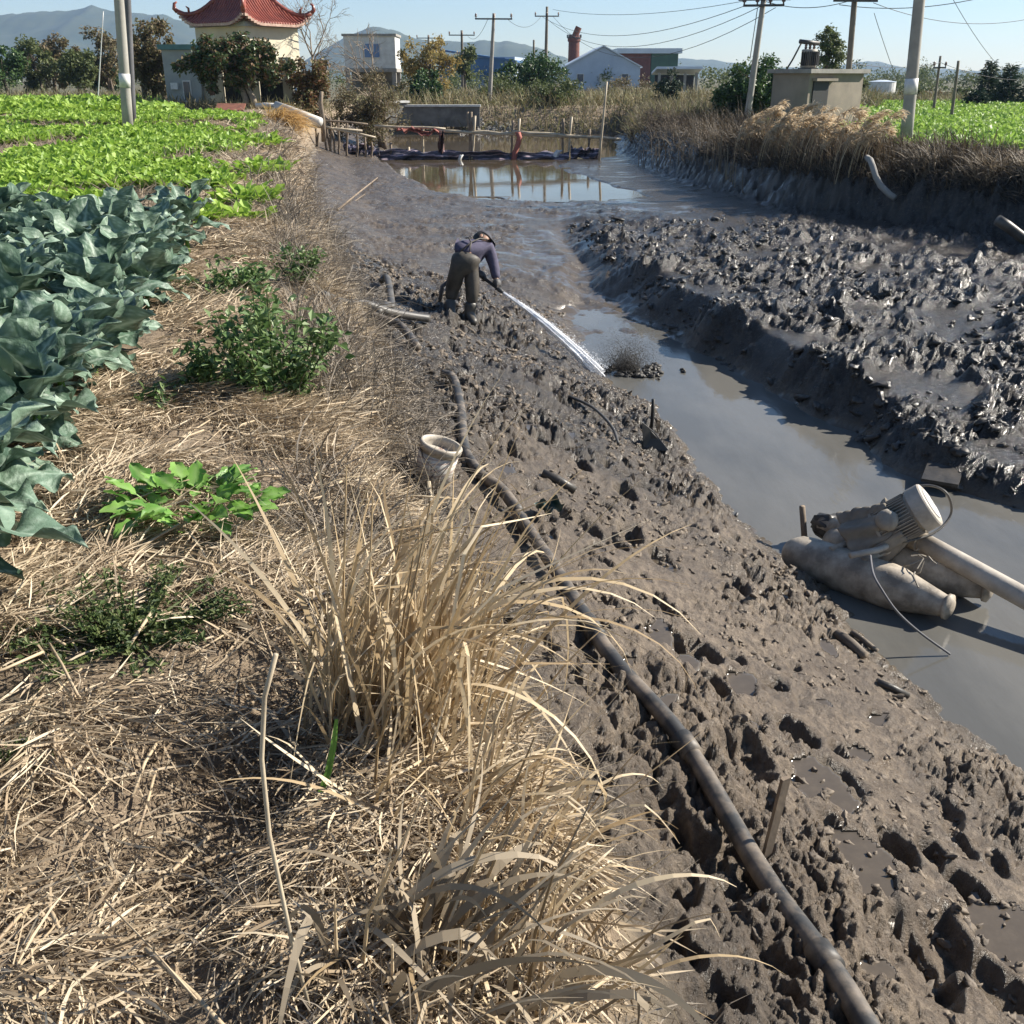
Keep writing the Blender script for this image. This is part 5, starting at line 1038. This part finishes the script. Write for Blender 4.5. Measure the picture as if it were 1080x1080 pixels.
# ------------------------------------------------------------------ mud lumps, twigs in the mud
TB = []
for k in range(7):
    g = blob(1, 100 + k, .95, .7, 9, 7); n_, m_ = g.shape[:2]; i = np.arange(n_ - 1)[:, None] * m_; j = np.arange(m_ - 1)[None]
    TB.append((g.reshape(-1, 3), np.stack([i + j, i + m_ + j, i + m_ + j + 1, i + j + 1], -1).reshape(-1, 4)))
def clods(x, y, s_, name, mat):
    q = MB()
    for k, (tv, tf) in enumerate(TB):
        xx, yy, ss = x[k::7], y[k::7], s_[k::7]; m = len(xx)
        q.inst(tv, tf, rot3(U(0, 6.3, m), RNG.normal(0, .4, m), RNG.normal(0, .4, m)), np.stack([xx, yy, gz(xx, yy) - ss * .05], -1), ss[:, None] * np.stack([U(.8, 1.6, m), U(.6, 1.1, m), U(.5, .95, m)], -1))
    tag(q.build(name, mat, smooth=True), kind='stuff')
x, y = area(9000, 1.2, 15, lambda y: f_xb(y) + .05, lambda y: f_xw(y) + .05, 1.1); k = (RNG.random(len(x)) < .3 + .9 * fbm(x * .9, y * .9, 401, 2)) & (gz(x, y) > .05); x, y = x[k], y[k]
clods(x, y, .006 + .016 * RNG.random(len(x)) ** 3 + .0012 * y, 'mud_clods', MT['mudcrust'])
x, y = area(3600, 7, 22, lambda y: f_xr(y) - .05, lambda y: f_xr(y) + 4.5, 1.0); k = RNG.random(len(x)) < .35 + .5 * (x < f_xr(y) + .45) + 1.0 * fbm(x * .8, y * .8, 402, 2); x, y = x[k], y[k]
clods(x, y, .018 + .06 * RNG.random(len(x)) ** 2.5, 'mud_clods', MT['muddark'])
def log(label, a, b, rad, mat, ya=None, cat='stick', name='mud_log', lift=.0):
    A, B_ = hit(*a), hit(*b); A.z += rad * .5 + lift; B_.z += rad * .5; m_ = (A + B_) / 2; m_.z += rad * .3
    o = MB().tube([Vector((0, 0, 0)), m_ - A, B_ - A], [rad, rad * .95, rad * .8], 8).build(name, MT[mat], smooth=True); o.location = A; return tag(o, label, cat)
log('muddy stick lying in the mud near the hose kink', (572, 502), (607, 520), .035, 'muddark')
log('muddy pale stick lying at the water edge below the pump', (882, 672), (912, 695), .035, 'mudcrust')
log('pale stick lying parallel beside it at the water edge', (898, 668), (925, 688), .018, 'mudcrust')
log('dark stick half buried near the water edge in the lower right', (925, 722), (958, 736), .022, 'muddark')
log('thin dark branch lying on the smooth mud at the upper left', (356, 222), (398, 188), .022, 'stake', name='branch')
log('thin dark branch beside the first one on the smooth mud', (352, 228), (385, 205), .012, 'stake', name='branch')
log('short pale stick on the mud in front of the worker', (487, 345), (500, 352), .025, 'mudcrust')
log('short dark stick poking out at the water edge above the pump', (776, 545), (783, 533), .012, 'muddark')
def upright(label, top, base, rad, mat, name='stake'):
    b = hit(*base); t_ = at(top[0], top[1], b.y * .999); o = MB().tube([(0, 0, -.15), (t_ - b) * .5 + Vector((.003, 0, 0)), t_ - b], [rad, rad, rad * .95], 8).build(name, MT[mat], smooth=True); o.location = b; tag(o, label, 'stake'); return o, b, t_
b = hit(806, 912); t_ = at(829, 820, b.y * .985); d = t_ - b; o = MB().box(d * .42, (.035, .013, d.length * 1.15), (d.to_track_quat('Z', 'Y')).to_matrix()).build('wooden_stake', MT['stake']); o.location = b
tag(o, 'flat wooden stake standing in the mud beside the black pipe', 'stake')
upright('short dark iron stake standing at the water edge above the pump', (689, 421), (687, 450), .017, 'dark')
upright('rusty pipe stake standing against the left float of the pump', (846, 534), (850, 600), .024, 'stake')
b = hit(690, 468); o = MB().add([(-.1, -.03, -.05), (.13, -.06, -.05), (.0, .02, .1), (-.12, 0, .2), (-.1, 0, -.05), (.13, -.03, -.05), (.0, .05, .1), (-.12, .03, .2)], [[0, 1, 2, 3], [7, 6, 5, 4], [0, 4, 5, 1], [1, 5, 6, 2], [2, 6, 7, 3], [3, 7, 4, 0]]).build('broken_board', MT['muddark']); o.location = b
tag(o, 'broken dark board stuck upright in the mud by the iron stake', 'board')
b = hit(995, 500); o = MB().box((0, 0, .03), (.3, .52, .03), Matrix.Rotation(-.5, 3, 'Z') @ Matrix.Rotation(.12, 3, 'X')).build('dark_board', MT['muddark']); o.location = b
tag(o, 'flat dark board lying on the mud behind the pump motor', 'board')

# ------------------------------------------------------------------ pipe, hoses, bucket
pp = [(990, 1250), (945, 1160), (905, 1085), (862, 1015), (820, 945), (768, 868), (720, 792), (690, 750), (655, 708), (620, 660), (590, 618), (562, 572), (545, 548)]
def on_ground(pts, dz): return [hit(x, y_) + Vector((0, 0, dz)) for x, y_ in pts]
def smooth_pts(P_, n=6):
    P_ = np.array([list(p) for p in P_]); z = P_[:, 2].copy()
    for _ in range(4): z[1:-1] = np.maximum(z[1:-1] * .4, 0) + .3 * (z[:-2] + z[2:])
    P_[:, 2] = z; out = []
    for i in range(len(P_) - 1):
        p0, p1, p2, p3 = P_[max(i - 1, 0)], P_[i], P_[i + 1], P_[min(i + 2, len(P_) - 1)]
        for k in range(n):
            t_ = k / n; out.append(.5 * (2 * p1 + (p2 - p0) * t_ + (2 * p0 - 5 * p1 + 4 * p2 - p3) * t_ ** 2 + (3 * p1 - p0 - 3 * p2 + p3) * t_ ** 3))
    return np.array(out + [P_[-1]])
pth = smooth_pts(on_ground(pp, .05))
for _ in range(40): pth[1:-1, :2] = .25 * pth[:-2, :2] + .5 * pth[1:-1, :2] + .25 * pth[2:, :2]
pth[:, 2] = gz(pth[:, 0], pth[:, 1])
for _ in range(60): pth[1:-1, 2] = .25 * pth[:-2, 2] + .5 * pth[1:-1, 2] + .25 * pth[2:, 2]
pth[:, 2] += .042
po = Vector(tuple(pth[0])); pe = empty('long_pipe', po, 'long muddy black pipe running from the bottom edge up the trodden bank', 'pipe')
rad = .036 + .0015 * perlin(np.arange(len(pth)) * .3, np.zeros(len(pth)), 2)
MB().tube(pth - np.array(po), rad, 16).build('pipe_wall', MT['pipe'], pe, smooth=True)
for k in (16, 35, 52): MB().tube(pth[k:k + 3] - np.array(po), .044, 16).build('coupling', MT['pipe'], pe, smooth=True)
hs = [(547, 550), (528, 526), (507, 506), (492, 487), (488, 462), (486, 434), (479, 415), (468, 402)]
pth = smooth_pts(on_ground(hs, .055)); o = MB().tube(pth - pth[0], .036, 12).build('pipe_hose', MT['pipe'], smooth=True); o.location = pth[0]; tag(o, 'dark hose continuing the long pipe up to the mud behind the bucket', 'hose')
def hose(label, pts, rad, mat, dz=.04):
    P_ = smooth_pts(on_ground(pts, dz)); o = MB().tube(P_ - P_[0], rad, 10).build('hose', MT[mat], smooth=True); o.location = P_[0]; tag(o, label, 'hose', 'hoses left of the worker')
hose('grey hose lying along the bank left of the worker, the longest of the three', [(340, 318), (362, 324), (385, 331), (408, 339), (430, 343), (452, 342)], .042, 'hose', .06)
hose('short curved grey hose end above the long grey one', [(399, 337), (409, 329), (413, 320), (409, 308), (402, 303)], .04, 'hose', .07)
hose('black hose running down the mud towards the pipe, left of the worker', [(393, 338), (408, 347), (424, 358), (440, 372)], .04, 'pipe', .05)
hose('thin dark hose curving down the bank right of the bucket', [(600, 420), (625, 436), (645, 455), (652, 470)], .014, 'hose', .02)
bb = hit(452, 517); bk = empty('paint_bucket', bb, 'dirty white bucket with a torn printed wrapper lying tilted behind the reeds', 'bucket')
ax = Vector((.3, .0, 1)).normalized() * .3
MB().lathe((0, 0, .0), ax, [(0, .085), (.02, .095), (.85, .115), (.86, .125), (.97, .127), (1, .12), (1, .11), (.9, .108), (.12, .09)], 28).build('body', MT['bucket'], bk, smooth=True)
tw = NT('wrapper_print'); co = tw.co(); base = tw.ramp(tw.noise(14, 4, co), [(.4, (.66, .63, .57)), (.62, (.45, .41, .35))]); wv = tw.n('ShaderNodeTexWave', bands_direction='Z'); wv.inputs['Scale'].default_value = 9; wv.inputs['Distortion'].default_value = 5; tw.l(co, wv.inputs[0])
tw.l(tw.mix(tw.ramp(wv.outputs['Fac'], [(.75, 0), (.9, .7)]), base, (.32, .2, .17)), tw.p.inputs['Base Color']); tw.p.inputs['Roughness'].default_value = .7
MB().lathe(ax * .2, ax * .8, [(0, .104), (.5, .111), (1, .117)], 28, .02, 3).build('wrapper', tw.m, bk, smooth=True)
q = MB(); side = Vector((1, 0, -.16)).normalized() * .122; q.tube([ax * .9 - side, ax * .9 - side * .75 + Vector((0, -.13, -.02)), ax * .8 + Vector((0, -.2, -.05)), ax * .9 + side * .75 + Vector((0, -.13, -.02)), ax * .9 + side], .004, 6); q.build('handle', MT['iron'], bk, smooth=True)
P_ = [at(x, y_, Y) for x, y_, Y in ((458, 570, 4.95), (455, 535, 5.1), (452, 508, 5.2))]; o = MB().tube([p - P_[0] for p in P_], [.013, .012, .012], 8).build('leaning_stick', MT['bamboo'], smooth=True); o.location = P_[0]; tag(o, 'pale stick leaning on the front of the dirty white bucket', 'stick')
p = hit(566, 545); q = MB(); q.grid(np.array([[(.14 * (i / 9) + .02 * math.sin(j * 2), .05 * math.sin(i * .9 + j), .03 + .03 * math.sin(i * 1.3 + j * 1.7) + .02 * j) for j in range(5)] for i in range(10)]) * np.array([1.1, 1, 1])); o = q.build('plastic_scrap', M('teal_plastic', (.02, .07, .065), (.03, .05, .045), 9, .4, .2), smooth=True); o.location = p
tag(o, 'dark teal plastic scrap lying on the pipe joint', 'scrap')

# ------------------------------------------------------------------ floating pump
po = Vector((2.5, 6.2, 0)); pump = empty('floating_pump', po, 'mud-covered pump with two torpedo floats and a tilted motor in the channel', 'pump')
def W(px, py, z): return np.array(atz(px, py, z)) - np.array(po)
fa, fb_ = W(828, 580, .12), W(1000, 640, .12)
off = W(1042, 622, .12) - W(1000, 640, .12)
fprof = [(0, .02), (.01, .07), (.04, .105), (.09, .135), (.15, .15), (.3, .155), (.66, .155), (.72, .152), (.97, .078), (.985, .075), (1, .07), (1, .01)]
for k in (0, 1):
    f = MB().lathe(fa + off * k + [0, 0, -.02 * k], fb_ + off * k, fprof, 30, .07, 3 + k).build('float', MT['float'], pump, smooth=True)
    d = (fb_ - fa); MB().lathe(fb_ + off * k - d * .012, fb_ + off * k + d * .022, [(0, .075), (.05, .088), (.6, .088), (.7, .06), (1, .055), (1, .01)], 20).build('end_cap', MT['float'], f, smooth=True)
for u_ in (.32, .52):
    a = fa + (fb_ - fa) * u_ + [0, 0, .15]; MB().tube([a - off * .12, a + off * 1.1], .022, 8).build('frame_bar', MT['float'], pump, smooth=True)
mA, mB = W(905, 572, .27), W(982, 531, .62); mx = mB - mA; mxn = mx / np.linalg.norm(mx)
mot = MB().lathe(mA + mx * .3, mA + mx * .82, [(0, .06), (0, .155), (.07, .155), (.08, .135), (.93, .135), (.94, .15), (1, .15)], 32).build('motor', MT['motor'], pump, smooth=False)
n1 = np.cross(mxn, [0, 0, 1]); n1 /= np.linalg.norm(n1); n2 = np.cross(n1, mxn)
q = MB()
for k in range(40):
    a = k * 2 * PI / 40; c = mA + mx * .55 + (n1 * math.cos(a) + n2 * math.sin(a)) * .142; rm = np.stack([mxn, n1 * math.cos(a) + n2 * math.sin(a), -n1 * math.sin(a) + n2 * math.cos(a)], 1); q.box(c, (np.linalg.norm(mx) * .42, .03, .006), rm)
q.build('cooling_fins', MT['motor'], mot)
MB().lathe(mA + mx * .8, mB, [(0, .15), (.02, .162), (.86, .162), (.95, .155), (1, .138), (1, .125), (.96, .12), (.96, .0)], 36).build('fan_cover', MT['cowl'], mot, smooth=False)
MB().lathe(mB - mx * .006, mB + mx * .012, [(0, .115), (.8, .112), (1, .1), (1, .0)], 30).build('cover_disc', MT['pvc_white'], mot, smooth=False)
tc = mA + mx * .5 - n1 * -.0; out = -n1 * .75 + n2 * .5
if out[1] > 0: out = n1 * .75 + n2 * .5
rm = np.stack([mxn, np.cross(out / np.linalg.norm(out), mxn), out / np.linalg.norm(out)], 1); MB().lathe(tc + out * .13, tc + out * .26, [(0, .07), (.7, .075), (.9, .065), (1, .04), (1, 0)], 14, .08, 2).build('terminal_box', MT['motor'], mot, smooth=True)
nT = 26; v = np.zeros((nT, 49, 3))
for i in range(nT):
    f = i / (nT - 1); c = mA + mx * (-.12 + .68 * f) + off * .15 * (1 - f); c = c + np.array([0, 0, -.02 * (1 - f) ** 2])
    for j in range(49):
        a = j * 2 * PI / 48; rr = (.07 * (1 - f) ** .8 + .145 + .03 * math.sin(a * 7 + f * 5) * (1 - f * .6) + .02 * math.sin(a * 13 + f * 9 + 1)) * (1 + .1 * float(perlin(math.cos(a) * 2 + f * 2, math.sin(a) * 2, 6)))
        dv = n1 * math.cos(a) + n2 * math.sin(a); p = c + dv * rr; p[2] = max(p[2], .06 + .05 * math.sin(a * 5)); v[i, j] = p
o = MB().grid(v).build('tarp_wrap', MT['tarp'], pump, smooth=True); o.modifiers.new('thick', 'SOLIDIFY').thickness = .006
a, b = W(868, 553, .16), W(912, 566, .2); MB().lathe(a, b, [(0, .02), (0, .075), (.3, .075), (.3, .09), (1, .09)], 18, .04, 1).build('intake_pipe', MT['float'], pump, smooth=True)
MB().lathe(W(858, 551, .14), W(880, 556, .17), [(0, .02), (.1, .06), (.3, .085), (.6, .095), (.9, .09), (1, .06)], 20, .5, 5).build('intake_weed', MT['muddark'], pump, smooth=True)
a, b = W(955, 562, .34), W(1085, 633, .2); e = b + (b - a) * 1.4; MB().tube([a, a * .5 + b * .5, b, e], [.07, .07, .07, .07], 18).build('discharge_pipe', MT['cowl'], pump, smooth=True)
MB().lathe(W(950, 560, .34), W(972, 571, .33), [(0, .05), (0, .1), (.5, .1), (.5, .08), (1, .08)], 18).build('pipe_flange', MT['float'], pump, smooth=False)
MB().tube([W(897, 586, .34), W(926, 580, .34), W(950, 570, .33)], .022, 10).build('handle_pipe', MT['cowl'], pump, smooth=True)
def cpts(L): return smooth_pts([Vector(tuple(W(*p))) for p in L], 6)
def catm(L):
    P_ = np.array([W(*p) for p in L]); out_ = []
    for i in range(len(P_) - 1):
        p0, p1, p2, p3 = P_[max(i - 1, 0)], P_[i], P_[i + 1], P_[min(i + 2, len(P_) - 1)]
        for k in range(7): t_ = k / 7; out_.append(.5 * (2 * p1 + (p2 - p0) * t_ + (2 * p0 - 5 * p1 + 4 * p2 - p3) * t_ ** 2 + (3 * p1 - p0 - 3 * p2 + p3) * t_ ** 3))
    return np.array(out_ + [P_[-1]])
MB().tube(catm([(918, 586, .36), (921, 605, .42), (930, 622, .42), (946, 645, .3), (970, 667, .15), (1002, 690, .01)]), .0075, 7).build('cable', MT['pole_dark'], pump, smooth=True)
MB().tube(catm([(945, 535, .5), (955, 519, .62), (978, 512, .68), (998, 520, .66), (1003, 542, .5), (985, 562, .4), (950, 572, .36), (922, 572, .34)]), .009, 7).build('rope', MT['hose'], pump, smooth=True)
q = MB(); r = np.random.default_rng(8)
for k in range(9):
    c = W(r.uniform(948, 1000), r.uniform(556, 604), r.uniform(.3, .36)); c2 = c + r.normal(size=3) * .06 + [0, 0, -.03]; q.tube([c, (c + c2) / 2 + r.normal(size=3) * .02, c2], .006, 5).build('rope_end', MT['tarp'], pump); q = MB()

# ------------------------------------------------------------------ the worker
def skin(name, V, Ed, Rd, mat, parent, sub=2, root=0):
    me = bpy.data.meshes.new(name); me.from_pydata([tuple(v) for v in V], Ed, []); o = bpy.data.objects.new(name, me); col.objects.link(o)
    o.modifiers.new('skin', 'SKIN'); sv = me.skin_vertices[0].data
    for i, r_ in enumerate(Rd): sv[i].radius = (r_, r_) if np.isscalar(r_) else r_; sv[i].use_root = i == root
    s_ = o.modifiers.new('sub', 'SUBSURF'); s_.levels = sub; s_.render_levels = sub
    bpy.context.view_layer.update(); ev = o.evaluated_get(bpy.context.evaluated_depsgraph_get()); nm = bpy.data.meshes.new_from_object(ev); o.modifiers.clear(); o.data = nm
    nm.shade_smooth(); nm.materials.clear(); nm.materials.append(mat)
    if parent: o.parent = parent
    return o
PO = hit(484, 331); KS = PO.y / ray(484, 331)[1] / F
def J(px, py, dy=0.): return Vector(((px - 484) * KS, dy, (331 - py) * KS * 1.02 - .2 * dy))
hipc, wai, che, nec, hea = J(490, 283, .0), J(494, 274, .06), J(500, 265, .2), J(505, 259.5, .28), J(508.5, 255, .33)
lh, lk, la, lt_ = J(484, 286, -.02), J(477, 308, .05), J(474.5, 326, -.04), J(477, 330, -.12)
rh, rk, ra, rt = J(497, 286, .03), J(499, 309, -.02), J(495, 332, -.04), J(499, 336, -.12)
ls, le, lw = J(486, 263, .12), J(494, 277, .34), J(507, 290.5, .2)
rs_, re_, rw_ = J(515, 264, .26), J(521, 281, .2), J(524, 299, .08)
lf, rf = J(511, 293, .17), J(526.5, 303, .05)
def fingers(V, Ed, Rd, wi, w, f, seed):
    d = (f - w); dn_ = d.normalized(); s_ = dn_.cross(Vector((0, 0, 1))).normalized(); u_ = s_.cross(dn_)
    pm = len(V); V.append(w + d * .5); Rd.append(.03); Ed.append((wi, pm))
    for k, (o_, L) in enumerate(((-.03, .065), (-.01, .075), (.011, .07), (.03, .055))):
        a = len(V); b0 = w + d * .8 + s_ * o_; V += [b0, b0 + dn_ * L * .5 - u_ * .025, b0 + dn_ * L * .5 - u_ * .055 - dn_ * .02]; Rd += [.01, .009, .008]; Ed += [(pm, a), (a, a + 1), (a + 1, a + 2)]
    a = len(V); b0 = w + d * .45 - s_ * .04; V += [b0, b0 + dn_ * .04 - u_ * .03]; Rd += [.012, .01]; Ed += [(pm, a), (a, a + 1)]
V = [hipc, wai, che, nec, hea - Vector((0, 0, .01)), lh, lk, la, rh, rk, ra, ls, le, lw, rs_, re_, rw_]
Ed = [(0, 1), (1, 2), (2, 3), (3, 4), (0, 5), (5, 6), (6, 7), (0, 8), (8, 9), (9, 10), (2, 11), (11, 12), (12, 13), (2, 14), (14, 15), (15, 16)]
Rd = [.1, .11, .12, .05, .06, .075, .055, .04, .075, .055, .04, .055, .042, .03, .055, .042, .03]
fingers(V, Ed, Rd, 13, lw, lf, 1); fingers(V, Ed, Rd, 16, rw_, rf, 2)
person = skin('person', V, Ed, Rd, MT['skin'], None, 1); person.location = PO
tag(person, 'worker in muddy waders and a violet-grey shirt bending and hosing the mud', 'person')
# head: one shaped mesh with face, ears, hair and cap
hd = (hea - nec).normalized(); hx = Vector((.75, -.35, -.3)); hx = (hx - hd * hx.dot(hd)).normalized(); hy = hd.cross(hx)
HR = np.stack([np.array(hx), np.array(hy), np.array(hd)], 1)
g = np.zeros((17, 25, 3))
for i in range(17):
    th = PI * i / 16
    for j in range(25):
        ph = 2 * PI * j / 24; d = np.array([math.sin(th) * math.cos(ph), math.sin(th) * math.sin(ph), math.cos(th)]); p = d * np.array([.098, .078, .118])
        fr = max(0, d[0]) ** 2
        p[0] += .022 * fr * math.exp(-((d[2] + .1) / .2) ** 2) * math.exp(-(d[1] / .16) ** 2) - .012 * fr * math.exp(-((d[2] - .12) / .15) ** 2) * math.exp(-((abs(d[1]) - .35) / .16) ** 2) + .008 * fr * math.exp(-((d[2] + .5) / .12) ** 2)
        if d[2] < -.3: p[:2] *= .86
        g[i, j] = HR @ p + np.array(hea)
head = MB().grid(g).build('head', MT['skin'], person, smooth=True)
for sg in (-1, 1):
    MB().grid(blob(.022, 5, .1, 1.3, 8, 6) * np.array([1, .4, 1]) @ HR.T + HR @ np.array([-.005, sg * .08, -.01]) + np.array(hea)).build('ear', MT['skin'], head, smooth=True)
    MB().grid(blob(.011, 6, 0, 1, 8, 6) @ HR.T + HR @ np.array([.088, sg * .033, .012]) + np.array(hea)).build('eye', MT['hair'], head, smooth=True)
g2 = (g - np.array(hea)) @ HR; hm_ = MB(); hair = g2[:13].copy() * 1.07; hair[..., 0] = np.where(hair[..., 0] > .03, .03 + (hair[..., 0] - .03) * .55, hair[..., 0]) - .012; hm_.grid(hair @ HR.T + np.array(hea)); hm_.build('hair', MT['hair'], head, smooth=True)
cp = g2[:7].copy() * np.array([1.14, 1.16, 1.12]); q = MB(); q.grid(cp @ HR.T + np.array(hea)); br_ = np.array([[[.09 + .085 * f, s_ * .075 * (1 - .25 * f * f), .052 - .03 * f - .02 * s_ * s_] for s_ in np.linspace(-1, 1, 9)] for f in np.linspace(0, 1, 5)]); q.grid(br_ @ HR.T + np.array(hea)); q.grid((br_ - [0, 0, .006])[:, ::-1] @ HR.T + np.array(hea)); q.build('cap', MT['cap'], person, smooth=True)
V = [wai - Vector((.01, 0, .07)), che, che * .35 + nec * .65, ls, ls.lerp(le, .5), le, le.lerp(lw, .85), rs_, rs_.lerp(re_, .5), re_, re_.lerp(rw_, .85)]
skin('shirt', V, [(0, 1), (1, 2), (1, 3), (3, 4), (4, 5), (5, 6), (1, 7), (7, 8), (8, 9), (9, 10)], [.15, .165, .1, .105, .08, .068, .056, .105, .08, .068, .056], MT['shirt'], person, 2)
V = [wai + Vector((.01, .02, .06)), hipc + Vector((0, 0, -.005)), lh, lh.lerp(lk, .5), lk, lk.lerp(la, .6), rh, rh.lerp(rk, .5), rk, rk.lerp(ra, .6)]
skin('waders', V, [(0, 1), (1, 2), (2, 3), (3, 4), (4, 5), (1, 6), (6, 7), (7, 8), (8, 9)], [.158, .155, .115, .11, .088, .08, .11, .105, .085, .078], MT['wader'], person, 2)
for (k_, a_, t_) in ((lk, la, lt_), (rk, ra, rt)): skin('boot', [k_.lerp(a_, .35), a_, t_ - Vector((0, 0, .02)), t_ + Vector((.02, -.08, -.05))], [(0, 1), (1, 2), (2, 3)], [.085, .072, .06, .05], MT['boot'], person, 2)
for (w_, f_) in ((lw, lf), (rw_, rf)):
    V, Ed, Rd = [w_ - (f_ - w_) * .8, w_], [(0, 1)], [.05, .043]; fingers(V, Ed, Rd, 1, w_, f_, 3); skin('glove', V, Ed, [r_ * 1.15 for r_ in Rd], MT['glove'], person, 1)
sp_ = (nec - wai).normalized(); bk_n = Vector((-.15, -.75, .65)); bk_n = (bk_n - sp_ * bk_n.dot(sp_)).normalized()
for (a_, b_) in ((ls * .75 + nec * .25, wai + Vector((.05, 0, 0))), (rs_ * .75 + nec * .25, wai - Vector((.05, 0, 0)))):
    q = MB(); q.tube([a_ + bk_n * .1 + sp_ * .03, (a_ + che) * .5 + bk_n * .145, che * .6 + wai * .4 + bk_n * .15, b_ + bk_n * .14 - sp_ * .05], .009, 6); q.build('strap', MT['wader'], person, smooth=True)
ln0, ln1 = PO + J(497, 285, .25), PO + J(530, 308.5, .0); le_ = empty('spray_lance', ln0, 'dark spray lance held by the worker, pointing down right', 'lance')
MB().tube([Vector((0, 0, 0)), (ln1 - ln0) * .5, (ln1 - ln0)], [.024, .021, .018], 10).build('lance_tube', MT['dark'], le_, smooth=True)
MB().lathe((ln1 - ln0) * .86, (ln1 - ln0) * 1.03, [(0, .026), (.3, .03), (.7, .024), (1, .016)], 12).build('nozzle', MT['iron'], le_, smooth=True)
P_ = [ln0, PO + J(489, 290, .3), PO + J(476, 294, .25), PO + J(466, 303, .2), PO + J(462, 322, .3)]; P_ = [p - P_[0] for p in P_]; o = MB().tube(P_, .024, 8).build('supply_hose', MT['pole_dark'], smooth=True); o.location = ln0; tag(o, 'black supply hose trailing behind the worker to the lance', 'hose')
# water jet and splash
j0, j1 = ln1, atz(634, 397, .02); dj = j1 - j0; sideA = dj.cross(Vector((0, 0, 1))).normalized(); upA = sideA.cross(dj).normalized(); q = MB(); r = np.random.default_rng(12)
for k in range(70):
    a = r.uniform(0, 6.3); ro = r.random() ** .6; e0, e1 = r.uniform(0, .12), r.uniform(.82, 1.03); pts = []
    for t_ in np.linspace(e0, e1, 12): pts.append(dj * t_ + Vector((0, 0, .16 * t_ * (1 - t_) * 1.5)) + (sideA * math.cos(a) + upA * math.sin(a)) * (ro * (.008 + .065 * t_)))
    q.tube(pts, np.interp(np.linspace(e0, e1, 12), [0, .5, 1], [.008, .012, .016]) * r.uniform(.5, 1) * (1 + .25 * r.normal(size=12)), 5)
oc = np.array([[1, 0, 0], [-1, 0, 0], [0, 1, 0], [0, -1, 0], [0, 0, 1], [0, 0, -1.]]); of = np.array([[0, 2, 4], [2, 1, 4], [1, 3, 4], [3, 0, 4], [2, 0, 5], [1, 2, 5], [3, 1, 5], [0, 3, 5]])
m = 9000; t_ = r.random(m) ** .6; a = r.uniform(0, 6.3, m); rr = np.abs(r.normal(0, 1, m)) * (.014 + .065 * t_ ** 1.5); pos = np.array(dj)[None] * t_[:, None] + np.stack([0 * t_, 0 * t_, .24 * t_ * (1 - t_)], -1) + np.array(sideA)[None] * (rr * np.cos(a))[:, None] + np.array(upA)[None] * (rr * np.sin(a))[:, None]
I3 = np.repeat(np.eye(3)[None], m, 0); q.inst(oc, of, I3, pos, r.uniform(.0015, .0055, m))
tj = NT('jet_water'); tj.p.inputs['Base Color'].default_value = (.97, .98, 1, 1); tj.p.inputs['Roughness'].default_value = .25; tj.p.inputs['Transmission Weight'].default_value = .05; tj.p.inputs['IOR'].default_value = 1.33
o = q.build('water_jet', tj.m, smooth=True); o.location = j0; tag(o, 'white water jet shooting from the lance into the channel', 'water jet')
c = atz(655, 392, .0); q = MB(); m = 14000; ph = r.uniform(0, 6.3, m); el = np.arccos(r.uniform(.15, 1, m)); rr = np.abs(r.normal(0, .3, m)) ** .9; pos = np.stack([rr * np.sin(el) * np.cos(ph) * .75 + .06, rr * np.sin(el) * np.sin(ph) * .6, rr * np.cos(el) * .95], -1); pos[:, 2] = np.maximum(pos[:, 2], 0)
q.inst(oc, of, np.repeat(np.eye(3)[None], m, 0), pos, r.uniform(.0014, .0052, m) * (1.2 - .5 * np.clip(rr, 0, 1))); 
for k in range(90):
    x_, y_ = r.normal(.2, .2), r.normal(.0, .14); q.grid(blob(r.uniform(.012, .05), 300 + k, .95, .6, 9, 7) + np.array([x_, y_, .01]))
o = q.build('mud_splash', M('splash_mud', (.06, .054, .046), (.035, .032, .028), 9, .6, .3), smooth=True); o.location = c; tag(o, 'dark burst of mud droplets where the jet strikes', 'splash')
# birds, and the small things of the far field: none visible

# ------------------------------------------------------------------ the air between here and the hills
hz_ = bpy.data.materials.new('haze'); hz_.use_nodes = True; n_ = hz_.node_tree; n_.nodes.remove(n_.nodes['Principled BSDF']); pv = n_.nodes.new('ShaderNodeVolumePrincipled'); pv.inputs['Color'].default_value = (.42, .64, 1, 1); pv.inputs['Density'].default_value = .00015; pv.inputs['Anisotropy'].default_value = .2
n_.links.new(pv.outputs[0], n_.nodes['Material Output'].inputs['Volume'])
o = MB().box((0, 1600, 104.5), (13800, 3400, 211.)).build('haze', hz_); o['kind'] = 'stuff'
